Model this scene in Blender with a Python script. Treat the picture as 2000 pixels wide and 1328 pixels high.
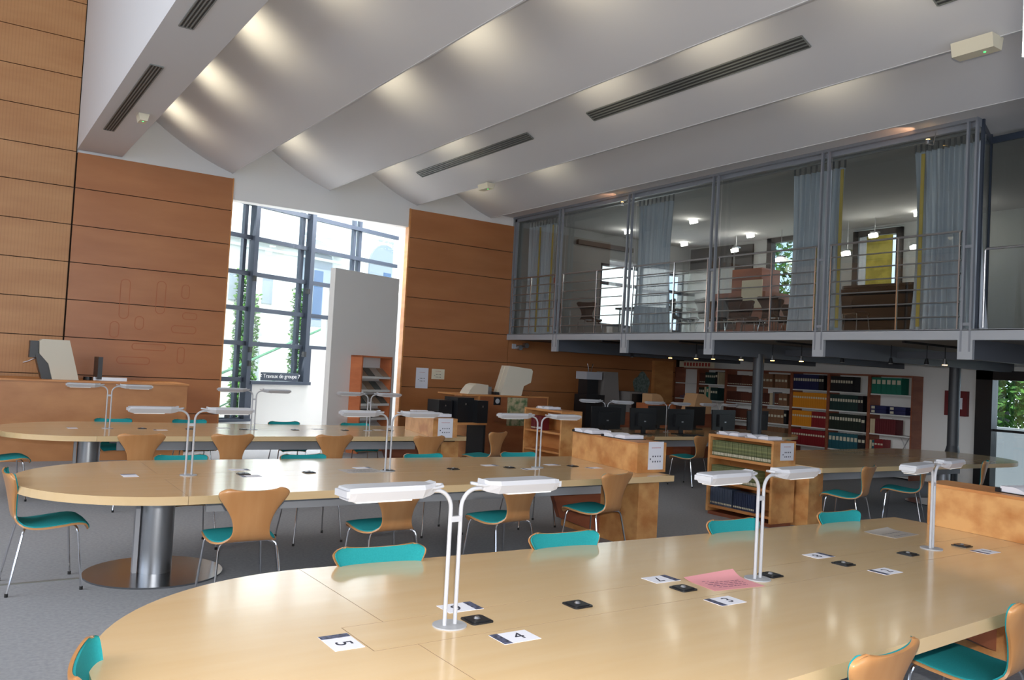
import bpy, math, random
from mathutils import Vector, Matrix
for _o in list(bpy.data.objects): bpy.data.objects.remove(_o)
random.seed(7)
PI = math.pi; R = math.radians
sc = bpy.context.scene
col = bpy.data.collections.new('library'); sc.collection.children.link(col)

# ---------------------------------------------------------------- camera
H = 1.64
def cam_matrix(yaw, pitch, roll, loc):
    fw = Vector((math.sin(yaw)*math.cos(pitch), math.cos(yaw)*math.cos(pitch), math.sin(pitch)))
    r0 = Vector((math.cos(yaw), -math.sin(yaw), 0)); u0 = r0.cross(fw)
    r = r0*math.cos(roll)+u0*math.sin(roll); u = -r0*math.sin(roll)+u0*math.cos(roll)
    m = Matrix(((r.x, u.x, -fw.x, loc[0]), (r.y, u.y, -fw.y, loc[1]), (r.z, u.z, -fw.z, loc[2]), (0, 0, 0, 1)))
    return m
cd = bpy.data.cameras.new('camera'); cam = bpy.data.objects.new('camera', cd); sc.collection.objects.link(cam)
cd.sensor_width = 36; cd.sensor_fit = 'HORIZONTAL'; cd.lens = 1620.4/2000*36; cd.clip_start = 0.05; cd.clip_end = 300
cam.matrix_world = cam_matrix(R(33.99), R(2.035), R(3.046), (0, 0, H))
sc.camera = cam
# ---------------------------------------------------------------- view, world, main lights
sc.view_settings.view_transform = 'Standard'; sc.view_settings.look = 'None'
sc.view_settings.gamma = 1; sc.view_settings.use_curve_mapping = False
sc.view_settings.exposure = -0.38
w = bpy.data.worlds.new('sky'); sc.world = w; w.use_nodes = True
nt = w.node_tree; nt.nodes.clear()
tc = nt.nodes.new('ShaderNodeTexCoord'); mp = nt.nodes.new('ShaderNodeMapping'); mp.inputs['Scale'].default_value = (1, 1, 3)
nz = nt.nodes.new('ShaderNodeTexNoise'); nz.inputs['Scale'].default_value = 2.2; nz.inputs['Detail'].default_value = 6
rp = nt.nodes.new('ShaderNodeValToRGB'); rp.color_ramp.elements[0].position = .42; rp.color_ramp.elements[0].color = (.50, .68, .95, 1)
rp.color_ramp.elements[1].position = .60; rp.color_ramp.elements[1].color = (.93, .96, 1, 1)
bg = nt.nodes.new('ShaderNodeBackground'); bg.inputs['Strength'].default_value = 3.6
wo = nt.nodes.new('ShaderNodeOutputWorld')
nt.links.new(tc.outputs['Generated'], mp.inputs['Vector']); nt.links.new(mp.outputs['Vector'], nz.inputs['Vector'])
nt.links.new(nz.outputs['Fac'], rp.inputs['Fac']); nt.links.new(rp.outputs['Color'], bg.inputs['Color']); nt.links.new(bg.outputs['Background'], wo.inputs['Surface'])

def light(name, kind, loc, energy, color=(1, 1, 1), rot=None, size=None, sizey=None, spot=None, blend=.5, radius=.05, target=None):
    l = bpy.data.lights.new(name, kind); l.energy = energy; l.color = color
    if kind == 'AREA':
        l.size = size or 1
        if sizey: l.shape = 'RECTANGLE'; l.size_y = sizey
    elif kind == 'SPOT':
        l.spot_size = spot or 1; l.spot_blend = blend; l.shadow_soft_size = radius
    elif kind == 'POINT': l.shadow_soft_size = radius
    o = bpy.data.objects.new(name, l); sc.collection.objects.link(o); o.location = loc
    if target is not None: o.rotation_euler = (Vector(target)-Vector(loc)).to_track_quat('-Z', 'Y').to_euler()
    elif rot: o.rotation_euler = rot
    return o
sun = light('sun', 'SUN', (-8, 0, 30), 9.0, (1, .96, .90), target=(0, 20, 0)); sun.data.angle = R(.6)
# the camera's own pop-up flash, just above the lens
light('camera_flash', 'SPOT', (0.03, 0.0, H+.13), 760, (1, .97, .93), spot=R(96), blend=.6, radius=.02, target=(5.45, 8.1, H+.55))
# added ambient fill from the left and from behind, for assumed unseen windows
light('ambient_fill_side', 'AREA', (-6.9, 5.0, 5.6), 620, (.92, .96, 1), size=9, sizey=3.6, target=(4, 5.6, 2.4))
light('ambient_fill_rear', 'AREA', (2.0, -5.8, 3.4), 120, (.92, .96, 1), size=9, sizey=4, target=(3, 5, 2.0))
light('daylight_far_window', 'AREA', (5.35, 15.45, 2.9), 70, (.93, .97, 1), size=3.4, sizey=3.0, target=(5.0, 10, 1.6))
light('recess_wall_fill', 'AREA', (5.9, 15.9, 6.3), 1300, (.96, .98, 1), size=3.6, sizey=1.4, target=(5.8, 15.6, 0))  # added overhead fill that brightens the recess's white wall; no skylight is built
light('mezzanine_room_daylight', 'AREA', (13.4, 14.35, 3.5), 24, (.9, .95, 1), size=2.4, sizey=1.3, target=(12.5, 8, 3.0))

# ---------------------------------------------------------------- materials
def lin(c):
    return tuple((x/12.92 if x <= .04045 else ((x+.055)/1.055)**2.4) for x in c)
def rgb(r, g, b): return lin((r/255, g/255, b/255))+(1,)
MATS = {}
def mat(name, color, rough=.5, metal=0, spec=.5, noise=None, emit=None, coat=0, bump=None):
    """noise=(scale xyz, second colour, detail, contrast lo, hi)"""
    if name in MATS: return MATS[name]
    m = bpy.data.materials.new(name); m.use_nodes = True; n = m.node_tree; b = n.nodes['Principled BSDF']
    b.inputs['Base Color'].default_value = color; b.inputs['Roughness'].default_value = rough; b.inputs['Metallic'].default_value = metal
    b.inputs['Specular IOR Level'].default_value = spec
    if coat: b.inputs['Coat Weight'].default_value = coat; b.inputs['Coat Roughness'].default_value = .08
    t = n.nodes.new('ShaderNodeTexCoord')
    if noise:
        mp = n.nodes.new('ShaderNodeMapping'); mp.inputs['Scale'].default_value = noise[0]
        nz = n.nodes.new('ShaderNodeTexNoise'); nz.inputs['Scale'].default_value = 1; nz.inputs['Detail'].default_value = noise[2]
        rp = n.nodes.new('ShaderNodeValToRGB'); rp.color_ramp.elements[0].position = noise[3]; rp.color_ramp.elements[1].position = noise[4]
        rp.color_ramp.elements[0].color = noise[1]; rp.color_ramp.elements[1].color = color
        n.links.new(t.outputs['Object'], mp.inputs['Vector']); n.links.new(mp.outputs['Vector'], nz.inputs['Vector'])
        n.links.new(nz.outputs['Fac'], rp.inputs['Fac']); n.links.new(rp.outputs['Color'], b.inputs['Base Color'])
    if bump:
        nb = n.nodes.new('ShaderNodeTexNoise'); nb.inputs['Scale'].default_value = bump[0]; nb.inputs['Detail'].default_value = 3
        bp = n.nodes.new('ShaderNodeBump'); bp.inputs['Strength'].default_value = bump[1]; bp.inputs['Distance'].default_value = .01
        n.links.new(t.outputs['Object'], nb.inputs['Vector']); n.links.new(nb.outputs['Fac'], bp.inputs['Height']); n.links.new(bp.outputs['Normal'], b.inputs['Normal'])
    if emit:
        b.inputs['Emission Color'].default_value = emit[0]; b.inputs['Emission Strength'].default_value = emit[1]
    MATS[name] = m; return m
def glass(name, tint, refl=1.0, rough=0.0):
    m = bpy.data.materials.new(name); m.use_nodes = True; n = m.node_tree; n.nodes.clear()
    o = n.nodes.new('ShaderNodeOutputMaterial'); mx = n.nodes.new('ShaderNodeMixShader'); f = n.nodes.new('ShaderNodeFresnel'); f.inputs['IOR'].default_value = 1.5
    tr = n.nodes.new('ShaderNodeBsdfTransparent'); tr.inputs['Color'].default_value = tint
    gl = n.nodes.new('ShaderNodeBsdfGlossy'); gl.inputs['Roughness'].default_value = rough; gl.inputs['Color'].default_value = (refl, refl, refl, 1)
    ge = n.nodes.new('ShaderNodeNewGeometry'); mr = n.nodes.new('ShaderNodeMapRange'); mr.inputs['To Min'].default_value = 1.5; mr.inputs['To Max'].default_value = 1/1.5
    n.links.new(ge.outputs['Backfacing'], mr.inputs['Value']); n.links.new(mr.outputs['Result'], f.inputs['IOR'])
    n.links.new(f.outputs['Fac'], mx.inputs['Fac']); n.links.new(tr.outputs['BSDF'], mx.inputs[1]); n.links.new(gl.outputs['BSDF'], mx.inputs[2]); n.links.new(mx.outputs['Shader'], o.inputs['Surface'])
    MATS[name] = m; return m
M_wallwood = mat('birch_wall', rgb(176, 117, 72), .36, noise=((.9, .9, 4), rgb(164, 104, 62), 8, .3, .7))
M_perf = mat('perforated_birch_wall', rgb(190, 140, 92), .45, noise=((.9, .9, 4), rgb(174, 122, 76), 8, .3, .7))
_n = M_perf.node_tree; _b = _n.nodes['Principled BSDF']; _s = _b.inputs['Base Color'].links[0].from_socket
_t = _n.nodes.new('ShaderNodeTexCoord'); _x = _n.nodes.new('ShaderNodeSeparateXYZ'); _m = _n.nodes.new('ShaderNodeMath'); _m.operation = 'MULTIPLY'; _m.inputs[1].default_value = 2*PI/.045
_q = _n.nodes.new('ShaderNodeMath'); _q.operation = 'SINE'; _r = _n.nodes.new('ShaderNodeMapRange'); _r.inputs['From Min'].default_value = .2; _r.inputs['From Max'].default_value = 1; _r.inputs['To Max'].default_value = .16
_c = _n.nodes.new('ShaderNodeMixRGB'); _c.inputs['Color2'].default_value = rgb(120, 76, 40)
_n.links.new(_t.outputs['Object'], _x.inputs['Vector']); _n.links.new(_x.outputs['X'], _m.inputs[0]); _n.links.new(_m.outputs['Value'], _q.inputs[0]); _n.links.new(_q.outputs['Value'], _r.inputs['Value'])
_n.links.new(_r.outputs['Result'], _c.inputs['Fac']); _n.links.new(_s, _c.inputs['Color1']); _n.links.new(_c.outputs['Color'], _b.inputs['Base Color'])
M_mark = mat('faded_wood_mark', rgb(162, 92, 52), .5)
M_table = mat('maple_table', rgb(220, 190, 146), .2, noise=((1.4, 12, 12), rgb(217, 185, 138), 5, .3, .7), coat=.3)
M_edge = mat('maple_edge', rgb(216, 182, 132), .4, noise=((2, 8, 14), rgb(198, 160, 110), 4, .3, .7))
M_burl = mat('figured_birch', rgb(220, 166, 106), .4, noise=((5, 5, 6), rgb(188, 124, 68), 9, .34, .62))
M_bookwood = mat('birch_bookcase', rgb(212, 150, 92), .42, noise=((2, 2, 7), rgb(192, 126, 70), 5, .35, .65))
M_chairply = mat('chair_plywood', rgb(200, 146, 94), .33, noise=((9, 2, 1.6), rgb(188, 132, 80), 4, .35, .65), coat=.2)
M_plyedge = mat('chair_ply_edge', rgb(222, 190, 146), .5)
M_teal = mat('teal_fabric', rgb(42, 148, 152), .9, spec=.15, noise=((160, 160, 160), rgb(38, 142, 146), 4, .35, .65), bump=(500, .1))
M_chrome = mat('chrome', (.75, .75, .77, 1), .12, 1)
M_steel = mat('brushed_steel', (.52, .53, .55, 1), .33, 1)
M_rubber = mat('black_rubber', rgb(28, 28, 28), .7)
M_lamp = mat('lamp_grey_paint', rgb(176, 177, 182), .42)
M_diff = mat('lamp_diffuser', rgb(232, 232, 228), .5)
M_black = mat('black_plastic', rgb(26, 27, 30), .35)
M_darkgap = mat('dark_gap', rgb(40, 26, 16), .9)
M_white = mat('white_paint', rgb(234, 232, 228), .75, bump=(60, .05))
M_ceil = mat('ceiling_paint', rgb(214, 212, 212), .8)
M_carpet = mat('grey_carpet', rgb(170, 171, 174), .95, spec=.1, noise=((40, 40, 40), rgb(154, 156, 160), 8, .3, .7), bump=(420, .3))
M_greytrim = mat('grey_metal_paint', rgb(166, 168, 172), .45)
M_column = mat('dark_column_paint', rgb(60, 63, 68), .4)
M_post = mat('post_grey_paint', rgb(132, 135, 141), .4)
M_beam = mat('dark_grey_beam', rgb(86, 90, 98), .5)
M_darkmet = mat('dark_window_metal', rgb(70, 78, 92), .4, .3)
M_vent = mat('vent_dark', rgb(62, 62, 60), .6)
M_ventl = mat('vent_frame_grey', rgb(128, 130, 126), .5)
M_beige = mat('beige_plastic', rgb(206, 198, 180), .5)
M_paper = mat('white_paper', rgb(228, 228, 236), .7)
M_cream = mat('cream_paper', rgb(226, 216, 190), .7)
M_ink = mat('dark_ink', rgb(50, 52, 66), .8)
M_redink = mat('red_ink', rgb(180, 70, 60), .8)
M_photo = mat('photo_strip', rgb(96, 102, 130), .5, noise=((60, 60, 60), rgb(44, 46, 62), 3, .4, .6))
M_pink = mat('pink_paper', rgb(222, 152, 156), .6)
M_brownw = mat('redbrown_wood', rgb(150, 88, 62), .45, noise=((2, 2, 8), rgb(128, 70, 48), 4, .35, .65))
M_orangew = mat('orange_wood', rgb(205, 122, 76), .45, noise=((2, 2, 8), rgb(188, 106, 64), 4, .35, .65))
M_shelfmet = mat('white_shelf_metal', rgb(214, 214, 210), .45)
M_curt = mat('silver_curtain', rgb(222, 226, 234), .5, noise=((30, 30, .6), rgb(196, 204, 216), 2, .3, .7))
M_yel = mat('yellow_curtain_lining', rgb(214, 186, 96), .8)
M_leaf = mat('leaf_green', rgb(84, 132, 50), .8, noise=((6, 6, 6), rgb(38, 84, 28), 6, .35, .65))
M_dkchair = mat('dark_stained_ply', rgb(58, 44, 40), .5)
M_gr_spec = mat('granite_board', rgb(132, 146, 138), .5, noise=((18, 18, 18), rgb(96, 112, 106), 6, .4, .6))
G_mezz = glass('mezzanine_glass', (.81, .83, .82, 1))
G_win = glass('clear_window_glass', (.93, .97, .96, 1))

# ---------------------------------------------------------------- mesh builder
class MB:
    def __init__(s): s.v = []; s.f = []; s.mi = []; s.cur = 0
    def quad(s, pts):
        i = len(s.v); s.v += [tuple(p) for p in pts]; s.f.append(tuple(range(i, i+len(pts)))); s.mi.append(s.cur); return s
    def box(s, x0, x1, y0, y1, z0, z1, M=None):
        i = len(s.v)
        P = [(x0, y0, z0), (x1, y0, z0), (x1, y1, z0), (x0, y1, z0), (x0, y0, z1), (x1, y0, z1), (x1, y1, z1), (x0, y1, z1)]
        if M is not None: P = [tuple(M @ Vector(p)) for p in P]
        s.v += P
        for f in ((0, 3, 2, 1), (4, 5, 6, 7), (0, 1, 5, 4), (1, 2, 6, 5), (2, 3, 7, 6), (3, 0, 4, 7)): s.f.append(tuple(i+k for k in f)); s.mi.append(s.cur)
        return s
    def prism(s, poly, z0, z1, M=None, axis='z'):
        """poly: list of 2D points counter-clockwise, extruded along axis"""
        n = len(poly); i = len(s.v)
        def P(p, z):
            q = {'z': (p[0], p[1], z), 'y': (p[0], z, p[1]), 'x': (z, p[0], p[1])}[axis]
            return tuple(M @ Vector(q)) if M is not None else q
        s.v += [P(p, z0) for p in poly]+[P(p, z1) for p in poly]
        s.f.append(tuple(i+k for k in reversed(range(n)))); s.f.append(tuple(i+n+k for k in range(n))); s.mi += [s.cur]*2
        for k in range(n): s.f.append((i+k, i+(k+1) % n, i+n+(k+1) % n, i+n+k)); s.mi.append(s.cur)
        return s
    def cyl(s, x, y, z0, z1, r, n=24, r1=None):
        r1 = r if r1 is None else r1; i = len(s.v)
        s.v += [(x+r*math.cos(2*PI*k/n), y+r*math.sin(2*PI*k/n), z0) for k in range(n)]+[(x+r1*math.cos(2*PI*k/n), y+r1*math.sin(2*PI*k/n), z1) for k in range(n)]
        s.f.append(tuple(i+k for k in reversed(range(n)))); s.f.append(tuple(i+n+k for k in range(n))); s.mi += [s.cur]*2
        for k in range(n): s.f.append((i+k, i+(k+1) % n, i+n+(k+1) % n, i+n+k)); s.mi.append(s.cur)
        return s
    def tube(s, pts, r, n=8, rr=None):
        pts = [Vector(p) for p in pts]; m = len(pts); i = len(s.v); up = None
        for a in range(m):
            d = (pts[min(a+1, m-1)]-pts[max(a-1, 0)]).normalized()
            if up is None: up = Vector((0, 0, 1)) if abs(d.z) < .9 else Vector((1, 0, 0))
            x = d.cross(up).normalized(); y = x.cross(d).normalized(); up = y
            q = rr[a] if rr else r
            for k in range(n):
                t = 2*PI*k/n; s.v.append(tuple(pts[a]+(x*math.cos(t)+y*math.sin(t))*q))
        for a in range(m-1):
            for k in range(n):
                b = i+a*n; s.f.append((b+k, b+(k+1) % n, b+n+(k+1) % n, b+n+k)); s.mi.append(s.cur)
        s.f.append(tuple(i+k for k in reversed(range(n)))); s.f.append(tuple(i+(m-1)*n+k for k in range(n))); s.mi += [s.cur]*2
        return s
    def grid(s, P, closed=False):
        """P rows of points -> surface"""
        i = len(s.v); a = len(P); b = len(P[0])
        for row in P: s.v += [tuple(p) for p in row]
        for r_ in range(a-1):
            for c in range(b-1): q = i+r_*b+c; s.f.append((q, q+1, q+b+1, q+b)); s.mi.append(s.cur)
        return s
    def slab(s, A, B):
        """two matching grids closed round the rim"""
        a = len(A); b = len(A[0]); i = len(s.v)
        s.grid(A); j = len(s.v); n0 = len(s.f); s.grid(B)
        for k in range(n0, len(s.f)): s.f[k] = tuple(reversed(s.f[k]))
        rim = [(0, c) for c in range(b)]+[(r_, b-1) for r_ in range(1, a)]+[(a-1, c) for c in range(b-2, -1, -1)]+[(r_, 0) for r_ in range(a-2, 0, -1)]
        for k in range(len(rim)):
            p = rim[k]; q = rim[(k+1) % len(rim)]; ip = p[0]*b+p[1]; iq = q[0]*b+q[1]
            s.f.append((i+iq, i+ip, j+ip, j+iq)); s.mi.append(s.cur)
        return s
    def build(s, name, m, parent=None, smooth=False, loc=None, rz=0, bevel=0):
        me = bpy.data.meshes.new(name); me.from_pydata(s.v, [], s.f)
        for x in (m if isinstance(m, (list, tuple)) else [m]): me.materials.append(x)
        me.polygons.foreach_set('material_index', s.mi)
        if smooth:
            me.polygons.foreach_set('use_smooth', [True]*len(me.polygons))
            me.set_sharp_from_angle(angle=R(38))
        me.update()
        o = bpy.data.objects.new(name, me); col.objects.link(o)
        if parent is not None: o.parent = parent
        if loc: o.location = loc
        if rz: o.rotation_euler.z = rz
        if bevel:
            b = o.modifiers.new('bevel', 'BEVEL'); b.width = bevel; b.segments = 2; b.limit_method = 'ANGLE'
        return o
def tag(o, label=None, cat=None, group=None, kind=None):
    if label: o['label'] = label
    if cat: o['category'] = cat
    if group: o['group'] = group
    if kind: o['kind'] = kind
    return o
def thing(name, label, cat, loc=(0, 0, 0), rz=0, group=None):
    o = bpy.data.objects.new(name, None); o.empty_display_size = .1; col.objects.link(o); o.location = loc; o.rotation_euler.z = rz
    return tag(o, label, cat, group)
KIDS = {}
def kids(o): return [c for c in col.objects if c.parent is o]
def proto_tree(o): return (o, [(c, kids(c)) for c in kids(o)])
def dup(tree, loc, rz, label=None, group=None, cat=None):
    o, ch = tree; r = o.copy(); col.objects.link(r); r.location = loc; r.rotation_euler = (0, 0, rz)
    if label: r['label'] = label
    if group: r['group'] = group
    elif 'group' in r and group is not None: del r['group']
    if cat: r['category'] = cat
    for c, g in ch:
        k = c.copy(); col.objects.link(k); k.parent = r
        for d in g: q = d.copy(); col.objects.link(q); q.parent = k
    return r
def struct(name, mb, m, parent=None, **k):
    o = mb.build(name, m, parent, **k)
    if parent is None: o['kind'] = 'structure'
    return o
def text_mesh(name, body, size, m, parent=None, M=None, depth=.0006, align='CENTER'):
    c = bpy.data.curves.new(name, 'FONT'); c.body = body; c.size = size; c.align_x = align; c.align_y = 'CENTER'; c.extrude = depth
    t = bpy.data.objects.new(name, c); sc.collection.objects.link(t)
    dg = bpy.context.evaluated_depsgraph_get(); me = bpy.data.meshes.new_from_object(t.evaluated_get(dg)); bpy.data.objects.remove(t)
    me.materials.clear(); me.materials.append(m); me.name = name
    o = bpy.data.objects.new(name, me); col.objects.link(o)
    if parent is not None: o.parent = parent
    if M is not None: o.matrix_local = M
    return o
def rounded_rect(x0, x1, y0, y1, r, n=5):
    P = []
    for cx, cy, a in ((x1-r, y1-r, 0), (x0+r, y1-r, 90), (x0+r, y0+r, 180), (x1-r, y0+r, 270)):
        for k in range(n+1): t = R(a+90*k/n); P.append((cx+r*math.cos(t), cy+r*math.sin(t)))
    return P
# ================================================================ SHELL
W = 14.5
struct('floor', MB().box(-7, 15.1, -6, 22, -.1, 0), M_carpet)
struct('trim_1', MB().box(-7, 1.2, 6.57, 6.605, 0, .004), M_ventl)     # thin metal carpet strip
# --- far wall: birch panels with real open joints
SE = [4.66, 4.10, 3.52, 2.94, 2.36, 1.78, 1.20, .62, .05]
def panel_wall(name, x0, x1, zs, m, y0=W-.03, y1=W):
    b = MB()
    for i in range(len(zs)-1): b.box(x0, x1, y0, y1, zs[i+1]+.006, zs[i]-.006)
    return struct(name, b, m)
panel_wall('wall_far_left_perforated', -7, 1.415, [9.3, 8.72, 8.14, 7.56, 6.98, 6.40, 5.82, 5.24]+SE, M_perf)
panel_wall('wall_far_left', 1.44, 3.82, SE, M_wallwood)
panel_wall('wall_far_right', 7.24, 9.66, SE, M_wallwood)
panel_wall('wall_far_under_mezzanine', 9.67, 14.6, [2.27]+SE[5:], M_wallwood)
b = MB().box(-7, 3.81, W, W+.02, 0, 4.655).box(-7, 1.43, W, W+.02, 4.655, 9.3).box(7.25, 14.9, W, W+.02, 0, 2.27).box(7.25, 9.65, W, W+.02, 2.27, 4.655)
struct('wall_far_joint_backing', b, M_darkgap)
struct('wall_far_panel_ends', MB().box(7.21, 7.24, W-.03, W+.12, 0, 4.66).box(3.82, 3.84, W-.03, W+.12, 0, 4.66), M_bookwood)
b = MB().box(1.43, 9.67, W+.02, W+.22, 4.66, 7.6).box(3.82, 7.22, W, W+.22, 4.30, 4.66).box(-7, 3.8, W+.02, W+.22, 0, 4.66).box(7.25, 9.67, W+.02, W+.22, 0, 4.66).box(-7, 1.43, W+.02, W+.22, 4.66, 9.3)
struct('wall_far_gable', b, M_white)
# faint routed marks left on the wood
def ring(x, z, w_, h_, t=.012):
    r = min(w_, h_)/2*.92; A = rounded_rect(x-w_/2, x+w_/2, z-h_/2, z+h_/2, r, 6); r2 = max(r-t, .004)
    B = rounded_rect(x-w_/2+t, x+w_/2-t, z-h_/2+t, z+h_/2-t, r2, 6); b = MB(); n = len(A)
    for k in range(n):
        q = (k+1) % n; b.quad([(A[k][0], W-.0315, A[k][1]), (B[k][0], W-.0315, B[k][1]), (B[q][0], W-.0315, B[q][1]), (A[q][0], W-.0315, A[q][1])])
        b.quad([(A[k][0], W-.0315, A[k][1]), (A[q][0], W-.0315, A[q][1]), (A[q][0], W-.03, A[q][1]), (A[k][0], W-.03, A[k][1])])
    return b
marks = [(2.25, 2.44, .15, .64, 'tall outline at upper left'), (2.79, 2.51, .15, .54, 'tall outline at upper middle'), (3.17, 2.64, .13, .24, 'short oval at upper right'), (2.13, 1.94, .14, .26, 'small oval at lower left'),
         (2.49, 2.07, .14, .22, 'small oval in the middle'), (3.26, 2.24, .24, .12, 'short flat oval at right'), (3.18, 2.01, .40, .13, 'long flat outline at right'), (2.66, 1.69, .52, .11, 'long flat outline at lower middle'),
         (3.16, 1.58, .12, .28, 'upright outline at lower right'), (2.44, 1.46, .50, .12, 'lowest long flat outline')]
for x, z, a, c, t in marks:
    tag(ring(x, z, a, c).build('wall_mark', M_mark), 'faint routed mark on the wood wall, '+t, 'wall mark', 'faint marks on the wood wall')
# --- oblique window wall
dirv = Vector((.925, .379, 0)).normalized(); awy = Vector((-.379, .925, 0)).normalized()
def OB(P0):
    return Matrix(((dirv.x, awy.x, 0, P0[0]), (dirv.y, awy.y, 0, P0[1]), (0, 0, 1, 0), (0, 0, 0, 1)))
WM = OB((3.6, 14.9))
b = MB()
for s0, s1, z0, z1 in ((.0, 1.03, 0, .46), (1.03, 2.44, 0, 1.13), (2.44, 2.95, 0, 1.83), (2.95, 5.0, 0, 3.12), (5.0, 7.2, 0, 6.4), (.0, 5.0, 5.0, 6.4)):
    b.box(s0, s1, 0, .25, z0, z1, WM)
b.box(3.62, 3.84, W+.1, 15.3, 0, 6.4)
struct('wall_window_side', b, M_white)
b = MB(); b.box(3.6, 10.3, 14.6, 18, 6.4, 6.5); struct('ceiling_recess', b, M_white)
fr = MB()
for s0, s1, z0 in ((.78, .85, .46), (.92, 1.01, .46), (2.14, 2.22, 1.13), (2.28, 2.38, 1.13), (3.56, 3.63, 3.12), (3.72, 3.80, 3.12)): fr.box(s0, s1, -.06 if (s1-s0) > .085 else .08, .10 if (s1-s0) > .085 else .16, z0, 5.0, WM)
fr.box(2.38, 2.44, -.06, .16, 1.13, 1.86, WM); fr.box(1.01, 1.06, -.06, .16, .46, 1.16, WM); fr.box(0, .06, -.0, .16, .46, 5.0, WM)
for z, s1 in ((.47, 1.03), (1.20, 1.03), (1.86, 2.93), (2.49, 2.93), (3.14, 2.93), (3.80, 4.9), (4.43, 4.9), (4.96, 4.9)): fr.box(0, s1, .02, .10, z-.04, z+.04, WM)
fr.box(1.01, 2.46, -.08, .16, 1.12, 1.18, WM); fr.box(0, 1.06, -.08, .16, .44, .49, WM)
win = struct('window_1', fr, M_darkmet)
g = MB()
for s0, s1, z0, z1 in ((0, 1.0, .5, 5), (1.0, 2.4, 1.18, 5), (2.4, 2.93, 1.86, 5), (2.93, 4.9, 3.14, 5)): g.box(s0, s1, .12, .13, z0, z1, WM)
o = g.build('window_pane', G_win, win)
h_ = MB()
for s, z in ((.95, 3.05), (2.25, 2.95), (.95, 1.75), (2.25, 1.72), (.95, 1.5), (.55, .56)): h_.box(s-.03, s+.03, -.10, -.03, z-.05, z+.05, WM)
h_.build('window_handle', M_black, win)
# sign on the window sill
sg = MB().box(1.26, 2.16, -.045, -.03, 1.19, 1.345, WM).build('sill_sign', M_darkmet)
tag(sg, 'long dark sign reading Travaux de groupe on the window sill', 'sign')
text_mesh('lettering', '< Travaux de groupe 7', .105, mat('sign_white_letters', rgb(240, 240, 240), .6), sg, WM @ Matrix.Translation((1.71, -.047, 1.275)) @ Matrix.Rotation(PI/2, 4, 'X'), .002)
# freestanding white panel and its return
PM = OB((5.5, 13.8))
b = MB().box(0, 1.68, 0, .12, 0, 3.26, PM).box(1.60, 1.68, .12, .6, 0, 3.26, PM)
tag(b.build('white_partition', M_white), 'tall freestanding white partition behind the magazine rack', 'partition')
# --- ceiling: low duct box and sloping sawtooth bays
E = [2.07, 3.82, 5.58, 7.38, 9.10]
Y0, Y1 = -6, W+.1
struct('ceiling_duct', MB().box(1.43, 2.07, Y0, W, 4.70, 9.2), M_ceil)
struct('ceiling_left', MB().box(-7, 1.43, Y0, W, 9.2, 9.3), M_ceil)
for i in range(4):
    xa, xb = E[i], E[i+1]; n = 14; A = []; B = []
    for k in range(n+1):
        x = xa+(xb-xa)*k/n; d = xb-x; z = 4.75+.28*d+.17*d*d
        A.append([(x, Y0, z), (x, Y1, z)]); B.append([(x, Y0, z+.06), (x, Y1, z+.06)])
    b = MB().slab(A, B).box(xb-.02, xb, Y0, Y1, 4.75, 5.85)
    struct('ceiling_bay', b, M_ceil, smooth=True)
struct('ceiling_flat', MB().box(9.10, 15.0, Y0, Y1, 4.84, 4.92), M_ceil)
struct('ceiling_roof', MB().box(2.07, 9.2, Y0, Y1, 6.2, 6.3), M_white)
# cove lamps hidden behind each step, washing the next bay
cove = {0: [13.4, 11.4, 9.4, 7.4, 5.4], 1: [13.5, 9.7, 7.7, 5.8, 3.9], 2: [13.7, 11.5, 7.8, 6.0, 4.0, 2.2], 3: [13.7, 11.4, 5.9, 2.6]}
for i, ys in cove.items():
    for y in ys:
        x = E[i]+.05
        light('cove_lamp', 'SPOT', (x, y, 4.86 if i else 4.95), 30 if i else 34, (1, .90, .66), spot=R(105), blend=1, radius=.06, target=(x+.75, y, 5.45))
# air grilles
def grille(name, label, M, L, Wd, n=4):
    t = thing(name, label, 'air grille', (0, 0, 0), 0, 'slot air grilles in the ceiling'); t.matrix_world = M
    b = MB(); 
    for k in range(n+1): x = -Wd/2+k*Wd/n; b.box(x-.006, x+.006, -L/2, L/2, -.012, .0)
    b.box(-Wd/2, Wd/2, -L/2-.012, -L/2, -.012, 0).box(-Wd/2, Wd/2, L/2, L/2+.012, -.012, 0)
    b.build('grille_frame', M_ventl, t); MB().box(-Wd/2, Wd/2, -L/2, L/2, -.003, .006).build('slot', M_vent, t)
grille('air_grille', 'slot air grille in the low duct above the wood wall', Matrix.Translation((1.64, 11.18, 4.70)), 3.3, .13)
grille('air_grille', 'slot air grille in the low duct, cut by the top of the photo', Matrix.Translation((1.64, 6.4, 4.70)), 3.6, .13)
tilt = Matrix.Rotation(math.atan(.49), 4, 'Y')
def vz(x, e): d = e-x; return 4.75+.28*d+.17*d*d
grille('air_grille', 'long slot air grille nearest the camera, on the third sloping ceiling bay', Matrix.Translation((6.73, 6.77, vz(6.73, 7.38)-.004)) @ tilt, 3.3, .16)
grille('air_grille', 'slot air grille farther back, on the third sloping ceiling bay', Matrix.Translation((6.70, 11.45, vz(6.70, 7.38)-.004)) @ tilt, 3.4, .14)
grille('air_grille', 'tip of a slot air grille at the top right of the photo', Matrix.Translation((6.75, 2.2, vz(6.75, 7.38)-.004)) @ tilt, 3.3, .16)
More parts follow.
